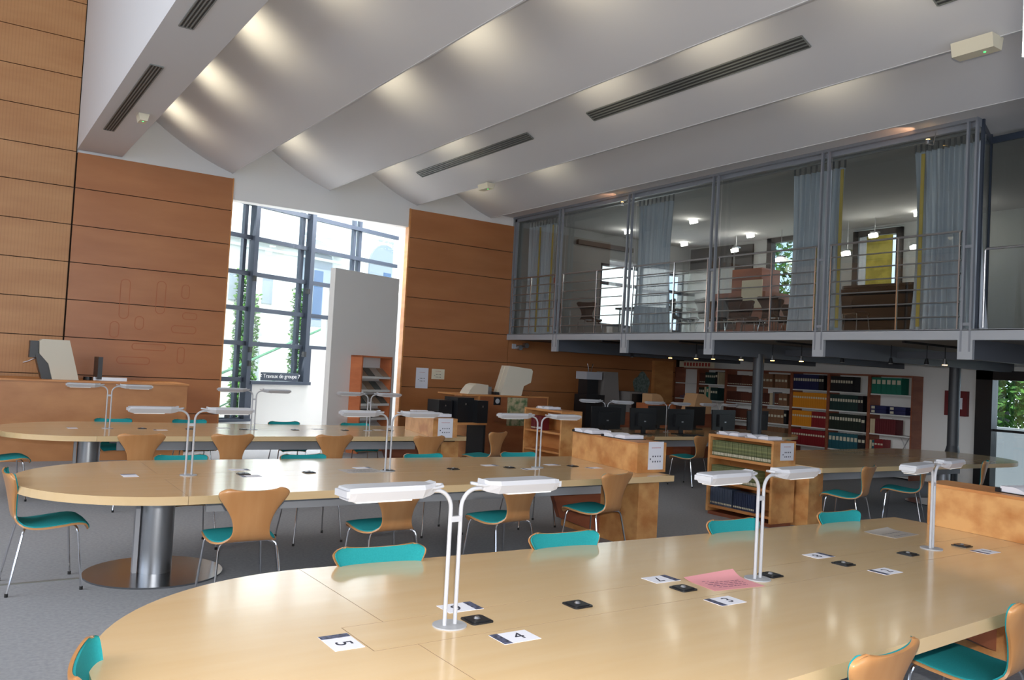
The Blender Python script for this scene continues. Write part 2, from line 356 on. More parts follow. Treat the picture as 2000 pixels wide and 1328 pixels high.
# emergency lights
def emergency(label, loc, s, rz=0):
    t = thing('emergency_light', label, 'emergency light', loc, rz, 'emergency lights on the ceiling')
    L, D_, T = s; b = MB().prism([(-D_/2, 0), (D_/2, 0), (D_/2*.7, -T), (-D_/2*.7, -T)][::-1], -L/2, L/2, axis='y'); b.build('housing', M_cream, t)
    b = MB().cyl(0, -L*.2, -T-.004, -T, .010, 10); b.build('indicator', mat('green_led', rgb(70, 230, 110), .4, emit=(rgb(60, 255, 110), 4)), t)
emergency('small emergency light under the low duct at left', (1.88, 11.68, 4.70), (.20, .13, .09))
emergency('emergency light on the middle ceiling edge', (7.33, 11.9, 4.75), (.30, .16, .09))
emergency('large cream emergency light at upper right', (7.33, 3.78, 4.76), (.36, .20, .12))
# --- rest of the room shell (left, behind the photographer, right)
b = MB()
for y0, y1, z0, z1 in ((-6, W, 0, .9), (-6, W, 5.6, 9.3), (-6, .4, .9, 5.6), (9.6, W, .9, 5.6), (4.9, 5.1, .9, 5.6)): b.box(-7.2, -7, y0, y1, z0, z1)
struct('wall_left', b, M_white)
b = MB()
for x0, x1, z0, z1 in ((-7, 15, 0, .9), (-7, 15, 5.4, 9.3), (-7, -2.6, .9, 5.4), (6.6, 15, .9, 5.4)): b.box(x0, x1, -6.2, -6, z0, z1)
struct('wall_behind', b, M_white)
D = 14.9
wall = MB(); zt = 4.92
holes_lo = [(4.9, 7.37, 0, 2.04)]
wall.box(D, D+.2, 7.37, W+.1, 0, 2.3).box(D, D+.2, -6, 4.9, 0, 2.3).box(D, D+.2, 4.9, 7.37, 2.04, 2.3)
wall2 = MB()
segs = [(-6, 8.93, None), (8.93, 9.97, 3.0), (9.97, 10.85, None), (10.85, 12.1, 2.9), (12.1, W+.1, None)]
for y0, y1, zb in segs:
    if zb is None: wall2.box(D, D+.2, y0, y1, 2.3, zt)
    else: wall2.box(D, D+.2, y0, y1, 2.3, zb).box(D, D+.2, y0, y1, 4.80, zt)
struct('wall_right', wall, M_white)
struct('wall_right_upper', wall2, mat('upstairs_dimmed_paint', rgb(176, 176, 174), .8))  # upper wall's dimness is put into a greyer colour than the white below
# upper far wall of the mezzanine room with its window
b = MB().box(9.67, 12.09, W-.02, W+.2, 2.37, 4.9).box(14.75, 14.9, W-.02, W+.2, 2.37, 4.9).box(12.09, 14.75, W-.02, W+.2, 4.17, 4.9).box(12.09, 14.75, W-.02, W+.2, 2.37, 2.75)
struct('wall_mezzanine_far', b, mat('grey_panel_paint', rgb(150, 150, 150), .6))
b = MB()
for z in (2.77, 3.73, 4.15): b.box(12.09, 14.75, W+.02, W+.1, z-.035, z+.035)
for x in (12.12, 13.75, 14.72): b.box(x-.05, x+.05, W+.02, W+.1, 2.75, 4.17)
win2 = struct('window_2', b, M_darkmet); MB().box(12.1, 14.74, W+.12, W+.13, 2.76, 4.16).build('window_pane', G_win, win2)
# upper right windows
def win3(name, y0, y1, z0, z1, blind):
    b = MB().box(D-.06, D+.1, y0, y0+.12, z0, z1).box(D-.06, D+.1, y1-.12, y1, z0, z1).box(D-.06, D+.1, y0, y1, z1-.12, z1).box(D-.06, D+.1, y0, y1, z0, z0+.06)
    wn = struct(name, b, mat('dark_brown_frame', rgb(58, 50, 46), .5)); MB().box(D+.05, D+.06, y0+.1, y1-.1, z0, z1-.1).build('window_pane', G_win, wn)
    if blind:
        tag(MB().box(D-.05, D-.03, y0+.2, y1-.30, z0+.05, z1-.13).build('yellow_blind', M_yel_blind), 'yellow blind drawn over an upstairs window', 'blind')
        tag(MB().box(D-.05, D-.03, y1-.29, y1-.14, z0+.05, z1-.13).build('white_blind', M_curt), 'narrow white blind beside the yellow blind upstairs', 'blind')
M_yel_blind = mat('yellow_blind_cloth', rgb(190, 176, 76), .8, noise=((5, 5, 5), rgb(160, 146, 56), 5, .4, .6))
win3('window_3', 8.93, 9.97, 3.0, 4.76, True); win3('window_4', 10.85, 12.1, 2.9, 4.86, False)
b = MB().box(D-.05, D+.05, 13.1, 14.4, 4.3, 4.8).box(D-.05, D+.05, 12.5, 13.0, 3.9, 4.77); struct('trim_2', b, mat('dark_brown_frame', rgb(58, 50, 46), .5))
# dark door frame and glazed leaf in the lower right wall
b = MB().box(D-.08, D+.12, 7.18, 7.46, 0, 2.06).box(D-.08, D+.12, 4.8, 7.46, 1.90, 2.06).box(D-.08, D+.12, 6.42, 6.5, 0, 1.9)
d1 = struct('door_1', b, M_black)
b = MB().box(D-.02, D+.05, 4.9, 7.18, 1.02, 1.06).box(D-.02, D+.05, 4.9, 7.18, 0, .08)
b.build('door_rail', M_black, d1); MB().box(D+.04, D+.05, 4.9, 7.18, .05, 1.9).build('door_pane', G_win, d1)
# --- mezzanine
XM = 9.67
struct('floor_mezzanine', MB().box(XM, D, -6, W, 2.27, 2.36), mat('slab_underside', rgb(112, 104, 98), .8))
struct('trim_3', MB().box(XM-.05, XM, -6, W-.03, 2.255, 2.375).box(XM-.05, XM+.12, -6, W-.03, 2.365, 2.38), M_greytrim)
BY = [12.81, 10.82, 8.88, 6.93, 4.98, 3.03]
for i, y in enumerate(BY):
    o = struct('trim_%d' % (4+i), MB().box(XM, D, y-.055, y+.055, 2.04, 2.27), M_beam)
    MB().box(XM-.05, XM, y-.085, y+.085, 2.03, 2.255).build('beam_end_plate', M_greytrim, o)
struct('trim_20', MB().box(11.4, 11.6, -6, W, 2.10, 2.2), M_beam)
PL = ['at the wood wall end', 'second from the wood wall', 'in the middle of the glass front', 'second from the glass corner', 'at the glass corner', 'nearest, outside the frame']
for i, y in enumerate(BY[:5]):
    t = thing('glass_front_post', 'pair of slim grey steel posts on the mezzanine edge, '+['nearest the wood wall', 'second from the wood wall', 'third from the wood wall', 'fourth from the wood wall', 'at the glass corner'][i], 'post', (XM-.03, y, 2.12), 0, 'paired posts along the mezzanine')
    for dy in (-.05, .05):
        MB().box(-.022, .022, dy-.012, dy+.012, 0, 2.68).build('upright', M_post, t)
    for z in (.3, 1.2): MB().box(-.01, .01, -.038, .038, z, z+.035).build('spacer', M_post, t)
b = MB().box(XM+.02, XM+.07, 4.93, W-.03, 4.74, 4.80).box(XM-.04, XM+.07, 4.93, W-.03, 4.80, 4.84).box(XM+.02, XM+.06, W-.09, W-.03, 2.38, 4.8)
struct('trim_30', b, M_post)
ys = [W-.05]+BY[:5]
for i in range(5):
    o = MB().box(XM+.10, XM+.11, ys[i+1]+.01, ys[i]-.01, 2.39, 4.78).build('window_%d' % (5+i), G_mezz); o['kind'] = 'structure'
# zigzag glass bay at the corner
zz = [(XM+.10, 4.93), (10.42, 5.16), (10.38, 4.40), (11.1, 4.62), (11.1, 3.4)]
g = MB(); fr = MB()
for i in range(len(zz)-1):
    a, c = Vector(zz[i]), Vector(zz[i+1]); n = (c-a).normalized(); p = Vector((-n.y, n.x))*.005
    g.prism([tuple(a+p), tuple(a-p), tuple(c-p), tuple(c+p)], 2.39, 4.78)
    p *= 3; fr.prism([tuple(a+p), tuple(a-p), tuple(c-p), tuple(c+p)], 4.72, 4.80)
for p in zz: fr.box(p[0]-.016, p[0]+.016, p[1]-.016, p[1]+.016, 2.37, 4.84)
o = struct('window_10', fr, M_darkmet); g.build('window_pane', G_mezz, o)
# railings, bay by bay
mid = [None, 11.58+.1, 9.72, 7.78, 5.86]
mid[0] = 13.75
for i in range(5):
    ya, yb = (W-.08 if i == 0 else BY[i-1]-.1), BY[i]+.1
    if i == 0: ya = W-.08
    t = thing('mezzanine_railing', 'stainless railing section of horizontal bars, '+['touching the wood wall', 'second from the wood wall', 'third from the wood wall', 'fourth from the wood wall', 'ending at the glass corner'][i], 'railing', (XM, (ya+yb)/2, 2.38), 0, 'railing sections along the mezzanine')
    L = (ya-yb)/2
    for k, z in enumerate((3.53, 3.36, 3.19, 3.03, 2.87, 2.70, 2.53)):
        MB().tube([(0, -L, z-2.38), (0, L, z-2.38)], .014 if k == 0 else .009, 8).build('rail', M_chrome if 0 else M_steel, t, smooth=True)
    for y in (-L+.02, mid[i]-(ya+yb)/2, L-.02): MB().box(-.012, .012, y-.008, y+.008, 0, 1.15).build('baluster', M_chrome, t)
t = thing('mezzanine_railing', 'lower railing section right of the glass corner, cut by the photo edge', 'railing', (XM+.02, 3.9, 2.38), 0, 'railing sections along the mezzanine')
MB().tube([(0, .92, .02), (0, .92, .90), (0, .90, .92), (0, -1.5, .92)], .014, 8).build('rail', M_steel, t, smooth=True)
for y in (.45, -.1): MB().tube([(0, y, 0), (0, y, .7 if y > .4 else .92)], .010, 8).build('baluster', M_steel, t, smooth=True)
# exterior
EM = OB((3.6-.379*-6*-1*1.0, 14.9+.925*6))
EM = OB((3.6+(-.379)*6, 14.9+.925*6))
fc = MB().box(-12, 9.6, 0, .4, -2, 3.0, EM).box(-12, 30, 0, .4, 7.0, 11, EM).box(-12, 7.3, 0, .4, 3.0, 7.0, EM).box(8.7, 10.2, 0, .4, 3.0, 7, EM).box(11.7, 30, 0, .4, -2, 7, EM).box(9.6, 11.7, 0, .4, -2, 3.0, EM)
fc.box(7.3, 8.7, 0, .4, 5.3, 7, EM).box(10.2, 11.7, 0, .4, 5.6, 7, EM)
house = thing('white_building', 'sunlit white building with arched niches outside the tall window', 'building', (0, 0, 0))
fc.build('facade', mat('white_render', rgb(236, 238, 236), .8), house)
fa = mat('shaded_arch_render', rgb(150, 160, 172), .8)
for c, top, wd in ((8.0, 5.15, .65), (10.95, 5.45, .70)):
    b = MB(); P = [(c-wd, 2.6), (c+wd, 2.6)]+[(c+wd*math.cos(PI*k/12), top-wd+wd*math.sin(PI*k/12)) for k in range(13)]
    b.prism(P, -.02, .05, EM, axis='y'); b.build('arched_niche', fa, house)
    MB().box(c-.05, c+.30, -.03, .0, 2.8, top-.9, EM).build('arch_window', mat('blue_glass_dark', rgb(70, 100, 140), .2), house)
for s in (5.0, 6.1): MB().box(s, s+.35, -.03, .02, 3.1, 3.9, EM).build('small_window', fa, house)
MB().box(4.6, 9, -.25, 0, 4.75, 4.95, EM).box(4.6, 9, -.12, 0, 4.55, 4.62, EM).build('cornice', mat('white_render', rgb(236, 238, 236), .8), house)
struct('floor_outside', MB().box(-20, 40, 20, 60, -.6, -.5).box(15.2, 40, -10, 20, -.6, -.5), mat('pale_paving', rgb(200, 200, 190), .9))
def foliage(name, label, cx, cy, cz, sx, sy, sz_, n, leaf, M=None, group=None):
    b = MB(); rnd = random.Random(hash(label) % 1000 if False else len(label)*7+n)
    for k in range(n):
        while 1:
            p = Vector((rnd.uniform(-1, 1), rnd.uniform(-1, 1), rnd.uniform(-1, 1)))
            if max(abs(p.x), abs(p.y)) <= 1 and (p.length <= 1 or sz_ > 2.2*sx): break
        c = Vector((cx+p.x*sx, cy+p.y*sy, cz+p.z*sz_)); u = Vector((rnd.uniform(-1, 1), rnd.uniform(-1, 1), rnd.uniform(-1, 1))).normalized()*leaf; v = u.orthogonal().normalized()*leaf*.55
        q = [c-u, c-v, c+u, c+v]
        if M is not None: q = [M @ x for x in q]
        b.quad(q)
    return tag(b.build(name, M_leaf), label, 'plant', group)
foliage('climbing_ivy', 'narrow green climber on the white building, left of the window post', 5.12, -.45, 1.9, .18, .12, 2.0, 1900, .06, EM, 'climbers on the building outside')
foliage('climbing_ivy', 'second narrow green climber close behind the first window post', 5.55, -.45, 1.6, .12, .12, 1.7, 1100, .06, EM, 'climbers on the building outside')
foliage('climbing_ivy', 'green climber seen through the middle window column', 7.1, -.45, 1.6, .26, .12, 2.0, 2400, .06, EM, 'climbers on the building outside')
foliage('shrub', 'leafy shrub low behind the left window column', 4.9, -1.1, .25, .5, .25, .75, 1800, .06, EM)
b = MB().tube([EM @ Vector((4.4, -.72, 1.15)), EM @ Vector((8.8, -.72, 2.95))], .035, 8).tube([EM @ Vector((4.4, -.72, .3)), EM @ Vector((8.8, -.72, 2.1))], .02, 8)
tag(b.build('stair_handrail', mat('green_rail_paint', rgb(80, 130, 100), .5)), 'slanting green handrail outside the tall window', 'handrail')
for lb, x, y, z, a, b_, c_, n in (('leafy tree seen through the glazed door at right', 20.0, 9.4, 2.1, 1.9, 2.6, 1.5, 7000), ('green tree seen through the upstairs window', 17.8, 13.4, 4.5, .8, 1.2, 1.6, 1700)):
    t = thing('tree', lb, 'tree', (x, y, -.5))
    f_ = foliage('crown', 'x', 0, 0, z+.5, a, b_, c_, n, .10); f_.parent = t; del f_['label']; del f_['category']
    MB().tube([(0, 0, 0), (.1, .05, z-.3), (.0, 0, z-.2)], .10, 8).build('trunk', M_beam, t)
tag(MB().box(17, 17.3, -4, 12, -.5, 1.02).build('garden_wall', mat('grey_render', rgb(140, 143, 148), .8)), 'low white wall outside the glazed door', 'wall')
# white board hanging close to the camera at the top right edge
t = thing('hanging_board', 'white board edge hanging at the top right corner of the photo', 'board', (1.10, .51, 2.07), R(-20))
MB().box(0, .5, -.02, 0, 0, .6).build('panel', M_white, t); MB().tube([(.1, -.01, .6), (.1, -.01, 6.2)], .006, 6).tube([(.4, -.01, .6), (.4, -.01, 6.2)], .006, 6).build('suspension_wire', M_steel, t)

# ================================================================ FURNITURE
TZ = .71                                    # table top height
# ---- shell chair
def chair_surface(inset=1.0, off=0.0, vend=1.0, vstart=0.0):
    prof = [(-.235, .400), (-.225, .428), (-.195, .447), (-.14, .455), (-.06, .447), (.03, .435), (.10, .431), (.155, .438), (.19, .462), (.208, .50), (.220, .55), (.232, .61), (.244, .67), (.256, .72), (.266, .76), (.272, .785)]
    prof = [(y, z+.004) for y, z in prof]
    wid = [.150, .185, .205, .218, .225, .222, .205, .170, .135, .119, .122, .142, .180, .216, .232, .222]
    # resample
    N = 38; n = len(prof); rows = []; U = 22
    def smp(arr, t):
        i = min(int(t), n-2); f = t-i
        p0, p1, p2, p3 = arr[max(i-1, 0)], arr[i], arr[i+1], arr[min(i+2, n-1)]
        return .5*((2*p1)+(-p0+p2)*f+(2*p0-5*p1+4*p2-p3)*f*f+(-p0+3*p1-3*p2+p3)*f**3)
    ys = [p[0] for p in prof]; zs = [p[1] for p in prof]
    for k in range(N+1):
        v = (.86*k/24 if k <= 24 else .86+.14*math.sin((k-24)/(N-24)*PI/2)); v = vstart+(vend-vstart)*v; t = v*(n-1)
        y = smp(ys, t); z = smp(zs, t); tt = max(0, (v-.90)/.10); w_ = smp(wid, t)*inset*(1-.24*(1-math.sqrt(max(0, 1-tt*tt))))
        t2 = min(t+.05, n-1); t1 = max(t-.05, 0); dy = smp(ys, t2)-smp(ys, t1); dz = smp(zs, t2)-smp(zs, t1); L = math.hypot(dy, dz)
        ny, nz = -dz/L, dy/L                 # towards the sitter
        row = []
        for c in range(U+1):
            u = -1+2*c/U; x = w_*math.sin(u*PI/2*.92)/math.sin(PI/2*.92)
            e = u*u; back = max(0, min(1, (v-.55)/.25))
            yy = y-.035*e*back; zz = z
            if v < .5: zz += -.012*e*(1-abs(v-.25)*3) if v > .08 else 0
            if v > .86: zz += ((e-.55)*.022 - max(0, e-.72)*.045)*((v-.86)/.14)**1.2   # ears and the dip between them
            if v < .10: zz -= .012*e
            row.append((x, yy+ny*off, zz+nz*off))
        rows.append(row)
    return rows
def make_chair(label, ply=None, teal=None, cat='chair'):
    ply = ply or M_chairply; teal = teal or M_teal
    t = thing('shell_chair', label, cat)
    A = chair_surface(1, 0); B = chair_surface(1, -.011); b = MB(); b.slab(B, A); b.build('seat_shell', ply, t, smooth=True)
    A = chair_surface(.955, .008, .985, .02); B = chair_surface(.965, .0005, .985, .02); b = MB(); b.slab(B, A); b.build('upholstery', teal, t, smooth=True)
    MB().box(-.07, .07, -.06, .09, .412, .438).tube([(-.16, -.15, .424), (-.05, -.03, .424), (.05, -.03, .424), (.16, -.15, .424)], .007, 6).tube([(-.16, .14, .424), (-.05, .05, .424), (.05, .05, .424), (.16, .14, .424)], .007, 6).build('under_frame', M_chrome, t)
    for sx in (-1, 1):
        for sy, fy in ((-1, -.20), (1, .235)):
            a = .165*sx; y = .15*sy
            P = [(a*.9, y*.92, .424), (a, y, .422), (a*1.10, y*1.05, .410), (a*1.16, y*1.10, .38), (.225*sx, fy, .012)]
            l = MB().tube(P, .0075, 8).build('leg', M_chrome, t, smooth=True)
            MB().cyl(.226*sx, fy*1.002, 0, .022, .011, 10).build('foot_cap', M_rubber, l)
    return t
ch0 = proto_tree(make_chair('x'))
used = []
def chair(x, y, rz, label, group):
    if not used:
        o = ch0[0]; o.location = (x, y, 0); o.rotation_euler.z = rz; o['label'] = label; o['group'] = group; used.append(1); return o
    return dup(ch0, (x, y, 0), rz, label, group)
# local: the chair's sitter looks along -Y; rz turns it
gA = 'shell chairs around the reading tables'
for x, y, a, l in [
    # nearest table: far side, left end, near side
    (1.70, 3.31, -4, 'bright teal chair back peeking over the nearest table, first from the left'),
    (2.77, 3.285, -3, 'bright teal chair back peeking over the nearest table, second from the left'),
    (4.07, 3.255, -2, 'low teal chair back behind the second lamp of the nearest table'),
    (5.12, 3.235, -2, 'teal chair back at the far right corner of the nearest table'),
    (.60, 2.50, 78, 'teal shell chair at the rounded left end of the nearest table'),
    (2.62, 1.83, 186, 'light wood chair back in the bottom foreground, cut by the photo edge'),
    (3.84, 1.93, 187, 'light wood shell chair with teal seat at the lower right corner'),
    # second table
    (1.68, 5.60, 181, 'wood chair back before the second table, first from the left'),
    (2.72, 5.61, 183, 'wood shell chair in front of the second table, behind the nearest lamp'),
    (3.77, 5.62, 188, 'wood shell chair in front of the second table, right of the nearest lamp'),
    (4.85, 5.74, 194, 'wood shell chair at the right end of the second table, beside its wooden support'),
    (1.72, 7.36, 0, 'teal chair back behind the left part of the second table'),
    (2.80, 7.28, 2, 'teal chair back behind the middle of the second table'),
    (4.02, 7.20, 2, 'teal chair back behind the second table, below the third table sign'),
    (5.18, 7.22, -3, 'teal chair back behind the right end of the second table'),
    (.62, 6.50, 93, 'teal shell chair seen from the side at the rounded end of the second table'),
    # third table
    (1.67, 9.36, 180, 'wood chair back before the third table, first from the left'),
    (2.58, 9.34, 180, 'wood chair back before the third table, second from the left'),
    (3.70, 9.26, 182, 'wood chair back before the third table, third from the left'),
    (4.84, 9.12, 186, 'wood chair back before the third table, nearest its bookcase box'),
    (1.78, 11.42, 0, 'teal chair back behind the left part of the third table'),
    (2.70, 11.36, 0, 'dark teal chair back behind the third table, in front of the tall window'),
    (3.92, 11.16, 0, 'dark teal chair back behind the third table, against the white wall'),
    (4.92, 11.02, 0, 'dark teal chair back behind the third table, below the magazine rack'),
    (.52, 10.2, 96, 'chair at the rounded end of the third table, cut by the left photo edge'),
    (6.12, 9.65, 205, 'wood chair back just right of the third table bookcase box'),
    # right-hand tables under and near the mezzanine
    (8.42, 5.62, 196, 'wood shell chair before the right-hand table, first from the left'),
    (9.72, 5.72, 205, 'wood shell chair before the right-hand table, behind the right lamp'),
    (11.15, 5.72, 200, 'wood chair back at the far right of the right-hand table'),
    (8.30, 9.05, 190, 'wood chair back left of the low bookcase, at the computer table'),
    (9.55, 9.12, 192, 'wood shell chair behind the low bookcase, at the computer table'),
    (9.3, 7.9, 5, 'dark seated chair behind the right-hand table, under its far edge'),
    (10.6, 7.95, 5, 'second dark chair behind the right-hand table')]:
    chair(x, y, R(a), l, None if True else gA)
for o in list(col.objects):
    if o.get('category') == 'chair':
        o['group'] = gA
        if ('behind the' in o['label'] and 'back' in o['label'] and o.location.y > 7 and o.location.x < 5.5): o.scale.z = .95
# ---- long tables: rounded at one end, tapering to a shelf box at the other
def make_table(label, loc, rz, mirror=False):
    t = thing('reading_table', label, 'table', loc, rz, 'long maple reading tables')
    r0, r1, L = .965, .80, (4.0 if mirror else 4.46); T = .055; z0, z1 = TZ-T, TZ; g = .0015
    mir = -1 if mirror else 1
    def P(pts): 
        pts = [(x*mir, y) for x, y in pts]
        return pts if mir > 0 else pts[::-1]
    arc = [(r0*math.cos(a), r0*math.sin(a)) for a in [R(90+180*k/40) for k in range(41)]]
    def hw(x): return r0+(r1-r0)*x/L
    b = MB(); b.prism(P([(-.16, .1335), (-g, .1335), (-g, r0)] [::-1] + [])[:0] or P([(-g, r0)]+arc[1:-1]+[(-g, -r0), (-g, -.1335), (-.1615, -.1335), (-.1615, .1335), (-g, .1335)]), z0, z1)
    b.build('end_leaf', M_table, t)
    MB().prism(P([(g, .1335), (L, .1335), (L, r1), (g, hw(g))]), z0, z1).build('far_leaf', M_table, t)
    MB().prism(P([(g, -hw(g)), (L, -r1), (L, -.1335), (g, -.1335)]), z0, z1).build('near_leaf', M_table, t)
    MB().prism(P([(-.158, -.130), (L, -.130), (L, .130), (-.158, .130)]), z0, z1).build('centre_strip', M_table, t)
    js = MB(); q = lambda x0_, x1_, y0_, y1_: js.prism(P([(x0_, y0_), (x1_, y0_), (x1_, y1_), (x0_, y1_)]), z1-.006, z1-.0004)
    q(-.0014, .0014, .1335, r0-.001); q(-.0014, .0014, -r0+.001, -.1335); q(-.161, L-.001, .1302, .1332); q(-.161, L-.001, -.1332, -.1302); q(-.1612, -.1582, -.1302, .1302)
    js.build('joint_line', mat('joint_brown', rgb(120, 92, 58), .6), t)
    MB().prism(P([(-.5, -.5), (0, -.7), (L-.1, -.66), (L-.1, .66), (0, .7), (-.5, .5)]), z0-.025, z0-.001).build('sub_frame', M_black, t)
    x0, x1 = sorted((mir*.25, mir*3.9))
    MB().box(x0, x1, -.40, -.37, .50, .585).box(x0, x1, -.40, .40, .585, .60).box(x0, x1, .37, .40, .50, .585).build('cable_tray', M_lamp, t)
    MB().cyl(0, 0, .012, z0-.02, .118, 40).build('column', M_steel, t, smooth=True)
    MB().box(-.155, -.125, -.03, .03, .012, z0-.03).build('cable_cover', M_lamp, t)
    MB().cyl(0, 0, 0, .012, .48, 56).build('base_disc', mat('polished_steel', (.36, .37, .39, 1), .2, 1), t)
    # wooden gable under the box end
    b = MB(); a0, a1 = sorted((mir*(L-.28), mir*(L-.02)))
    b.box(a0, a1, -.62, .58, 0, z0-.001)
    b.build('wooden_support', M_burl, t)
    xs = [mir*(L-.28), mir*(L-.95), mir*(L-.78), mir*(L-.28)]; zz = [z0-.03, z0-.03, .22, .04]
    MB().prism(list(zip(xs, zz)) if mir < 0 else list(zip(xs, zz))[::1], -.06, .0, axis='y').build('bracing_panel', M_brownw, t)
    return t
Y1T, Y2T, Y3T = 2.60, 6.58, 10.60
tb = [make_table('nearest long maple reading table, filling the foreground', (1.35, Y1T, 0), R(.9)),
      make_table('second long maple reading table, whole round end and steel column in view', (1.35, Y2T, 0), R(-1.0)),
      make_table('third long maple reading table, farthest of the three at left', (1.38, Y3T, 0), R(-3.2)),
      make_table('long reading table at right, beyond the low bookcase full of books', (12.25, 6.62, 0), R(0), True),
      make_table('computer table under the mezzanine with black monitors', (12.25, 10.35, 0), R(0), True)]
# ---- twin desk lamps
def make_lamp():
    t = thing('twin_desk_lamp', 'x', 'lamp')
    MB().cyl(0, 0, 0, .005, .062, 36).build('base_plate', M_greytrim, t, smooth=True)
    for s in (-1, 1):
        P = [(.022*s, 0, .004), (.022*s, 0, .20), (.022*s, 0, .42)]
        for k in range(1, 9):
            a = R(90*k/8); P.append((.022*s+(.068-.068*math.cos(a))*s, 0, .42+.068*math.sin(a)))
        P.append((.13*s, 0, .489))
        MB().tube(P, .0078, 10).build('pole', M_lamp, t, smooth=True)
    MB().box(-.022, .022, -.008, .008, .372, .392).build('bracket', M_lamp, t)
    for s in (-1, 1):
        x0, x1 = .105*s, .445*s
        # tapered trough: wide flat top, sloping sides
        sec = [(-.034, -.010), (-.052, .022), (-.046, .038), (.046, .038), (.052, .022), (.034, -.010)]
        rows = []
        for k, (f, sc_, dz) in enumerate(((0, .45, .012), (.05, .62, .006), (.17, 1, 0), (.93, 1, 0), (1.0, .93, .003))):
            x = x0+(x1-x0)*f; rows.append([(x, y*sc_, .478+z*(1 if sc_ == 1 else .85)+dz) for y, z in sec])
        b = MB(); n = 6; i0 = len(b.v)
        for rrow in rows: b.v += rrow
        for a in range(len(rows)-1):
            for c in range(n): q = (i0+a*n+c, i0+a*n+(c+1) % n, i0+(a+1)*n+(c+1) % n, i0+(a+1)*n+c); b.f.append(q if s > 0 else q[::-1]); b.mi.append(0)
        b.f.append(tuple(range(i0, i0+n))[::(-1 if s > 0 else 1)]); b.f.append(tuple(range(i0+(len(rows)-1)*n, i0+len(rows)*n))[::(1 if s > 0 else -1)]); b.mi += [0, 0]
        hd = b.build('lamp_head', M_lamp, t)
        hd2 = MB().box(min(x0+.10*s, x1-.03*s), max(x0+.10*s, x1-.03*s), -.034, .034, .4635, .469).build('diffuser', M_diff, hd)
        c = [(x0+.0*s, -.024, .50), (x0-.030*s, -.020, .505), (x0-.040*s, 0, .507), (x0-.030*s, .020, .505), (x0+.0*s, .024, .50), (x0+.05*s, .03, .503)]
        MB().tube([(x0+.05*s, -.03, .503)]+c, .006, 8).build('grip_loop', M_lamp, hd, smooth=True)
        MB().box(min(x1, x1+.012*s), max(x1, x1+.012*s), -.045, .045, .484, .506).build('end_cap', M_lamp, hd)
    return t
lp0 = proto_tree(make_lamp()); lused = []
def lamp(x, y, rz, label):
    if not lused:
        o = lp0[0]; o.location = (x, y, TZ); o.rotation_euler.z = rz; o['label'] = label; o['group'] = 'twin desk lamps on the tables'; lused.append(1)
    else: dup(lp0, (x, y, TZ), rz, label, 'twin desk lamps on the tables')
for x, y, a, l in [(1.545, 2.595, 3, 'largest twin grey desk lamp, near the round end of the nearest table'),
    (3.235, 2.61, 6, 'twin grey desk lamp beside the pink folded paper on the nearest table'),
    (4.895, 2.69, 12, 'twin grey desk lamp before the birch box on the nearest table'),
    (1.55, 6.585, 0, 'twin grey desk lamp at the round end of the second table'),
    (3.175, 6.52, 0, 'twin grey desk lamp at the middle of the second table'),
    (4.75, 6.49, -4, 'twin grey desk lamp at the right part of the second table'),
    (1.56, 10.60, -3, 'twin desk lamp at the round end of the third table, under the reading machine'),
    (3.21, 10.50, 0, 'twin desk lamp on the third table, in front of the tall window'),
    (4.73, 10.38, 0, 'twin desk lamp on the third table, in front of the magazine rack'),
    (8.86, 10.3, -20, 'chrome twin desk lamp on the computer table, first from the left'),
    (10.24, 10.3, -8, 'chrome twin desk lamp on the computer table, in front of the beige reader'),
    (11.52, 10.3, 0, 'chrome twin desk lamp on the computer table, farthest right')]:
    lamp(x, y, R(a), l)
# ---- flush table sockets
def make_socket():
    t = thing('table_socket', 'x', 'socket')
    b = MB().prism(rounded_rect(-.047, .047, -.047, .047, .012), 0, .005).prism(rounded_rect(-.037, .037, -.037, .037, .009), .005, .009); b.build('cover', M_black, t)
    b = MB().cyl(0, 0, .009, .016, .013, 16, .008); b.build('knob', M_steel, t, smooth=True)
    return t
sk0 = proto_tree(make_socket()); sused = []
def socket(x, y, rz, label):
    if not sused:
        o = sk0[0]; o.location = (x, y, TZ); o.rotation_euler.z = rz; o['label'] = label; o['group'] = 'black table sockets'; sused.append(1)
    else: dup(sk0, (x, y, TZ), rz, label, 'black table sockets')
ords = ['first', 'second', 'third', 'fourth', 'fifth', 'sixth', 'seventh']
def rowy(tbx, i): pass
for nm, yc, rr, xs in (('nearest', Y1T, .9, (1.667, 2.146, 2.753, 3.357, 3.958, 4.58, 5.185)), ('second', Y2T, -1.0, (1.96, 2.49, 3.2, 3.84, 4.45, 5.2)), ('third', Y3T, -3.2, (1.93, 2.46, 3.10, 3.75, 4.42, 5.06))):
    for i, x in enumerate(xs):
        socket(x, yc+math.tan(R(rr))*(x-1.35)+(0 if nm != 'nearest' else .0), R(rr), '%s black power socket from the left on the %s table' % (ords[i], nm))
# ---- number cards and papers
def card(x, y, rz, body, label, group='numbered cards on the nearest table', z=TZ):
    t = thing('seat_card', label, 'card', (x, y, z), rz, group)
    MB().box(-.076, .076, -.052, .052, 0, .0012).build('card_sheet', M_paper, t)
    MB().box(-.076, -.042, -.052, .052, .0012, .0016).build('photo_strip', M_photo, t)
    if body: text_mesh('number', body, .082, M_ink, t, Matrix.Translation((.018, .0, .0018)), .0003)
card(1.13, 2.59, R(-90), '5', 'white card numbered 5 at the round end of the nearest table')
card(1.69, 2.39, 0, '4', 'white card numbered 4 right of the largest lamp base')
card(1.695, 2.775, PI, '6', 'white card numbered 6 behind the largest lamp poles')
card(2.78, 2.79, PI, '7', 'white card numbered 7 left of the pink paper')
card(2.78, 2.405, 0, '3', 'white card numbered 3 in front of the pink paper')
card(4.01, 2.83, PI, '8', 'white card numbered 8 between the second and third lamps')
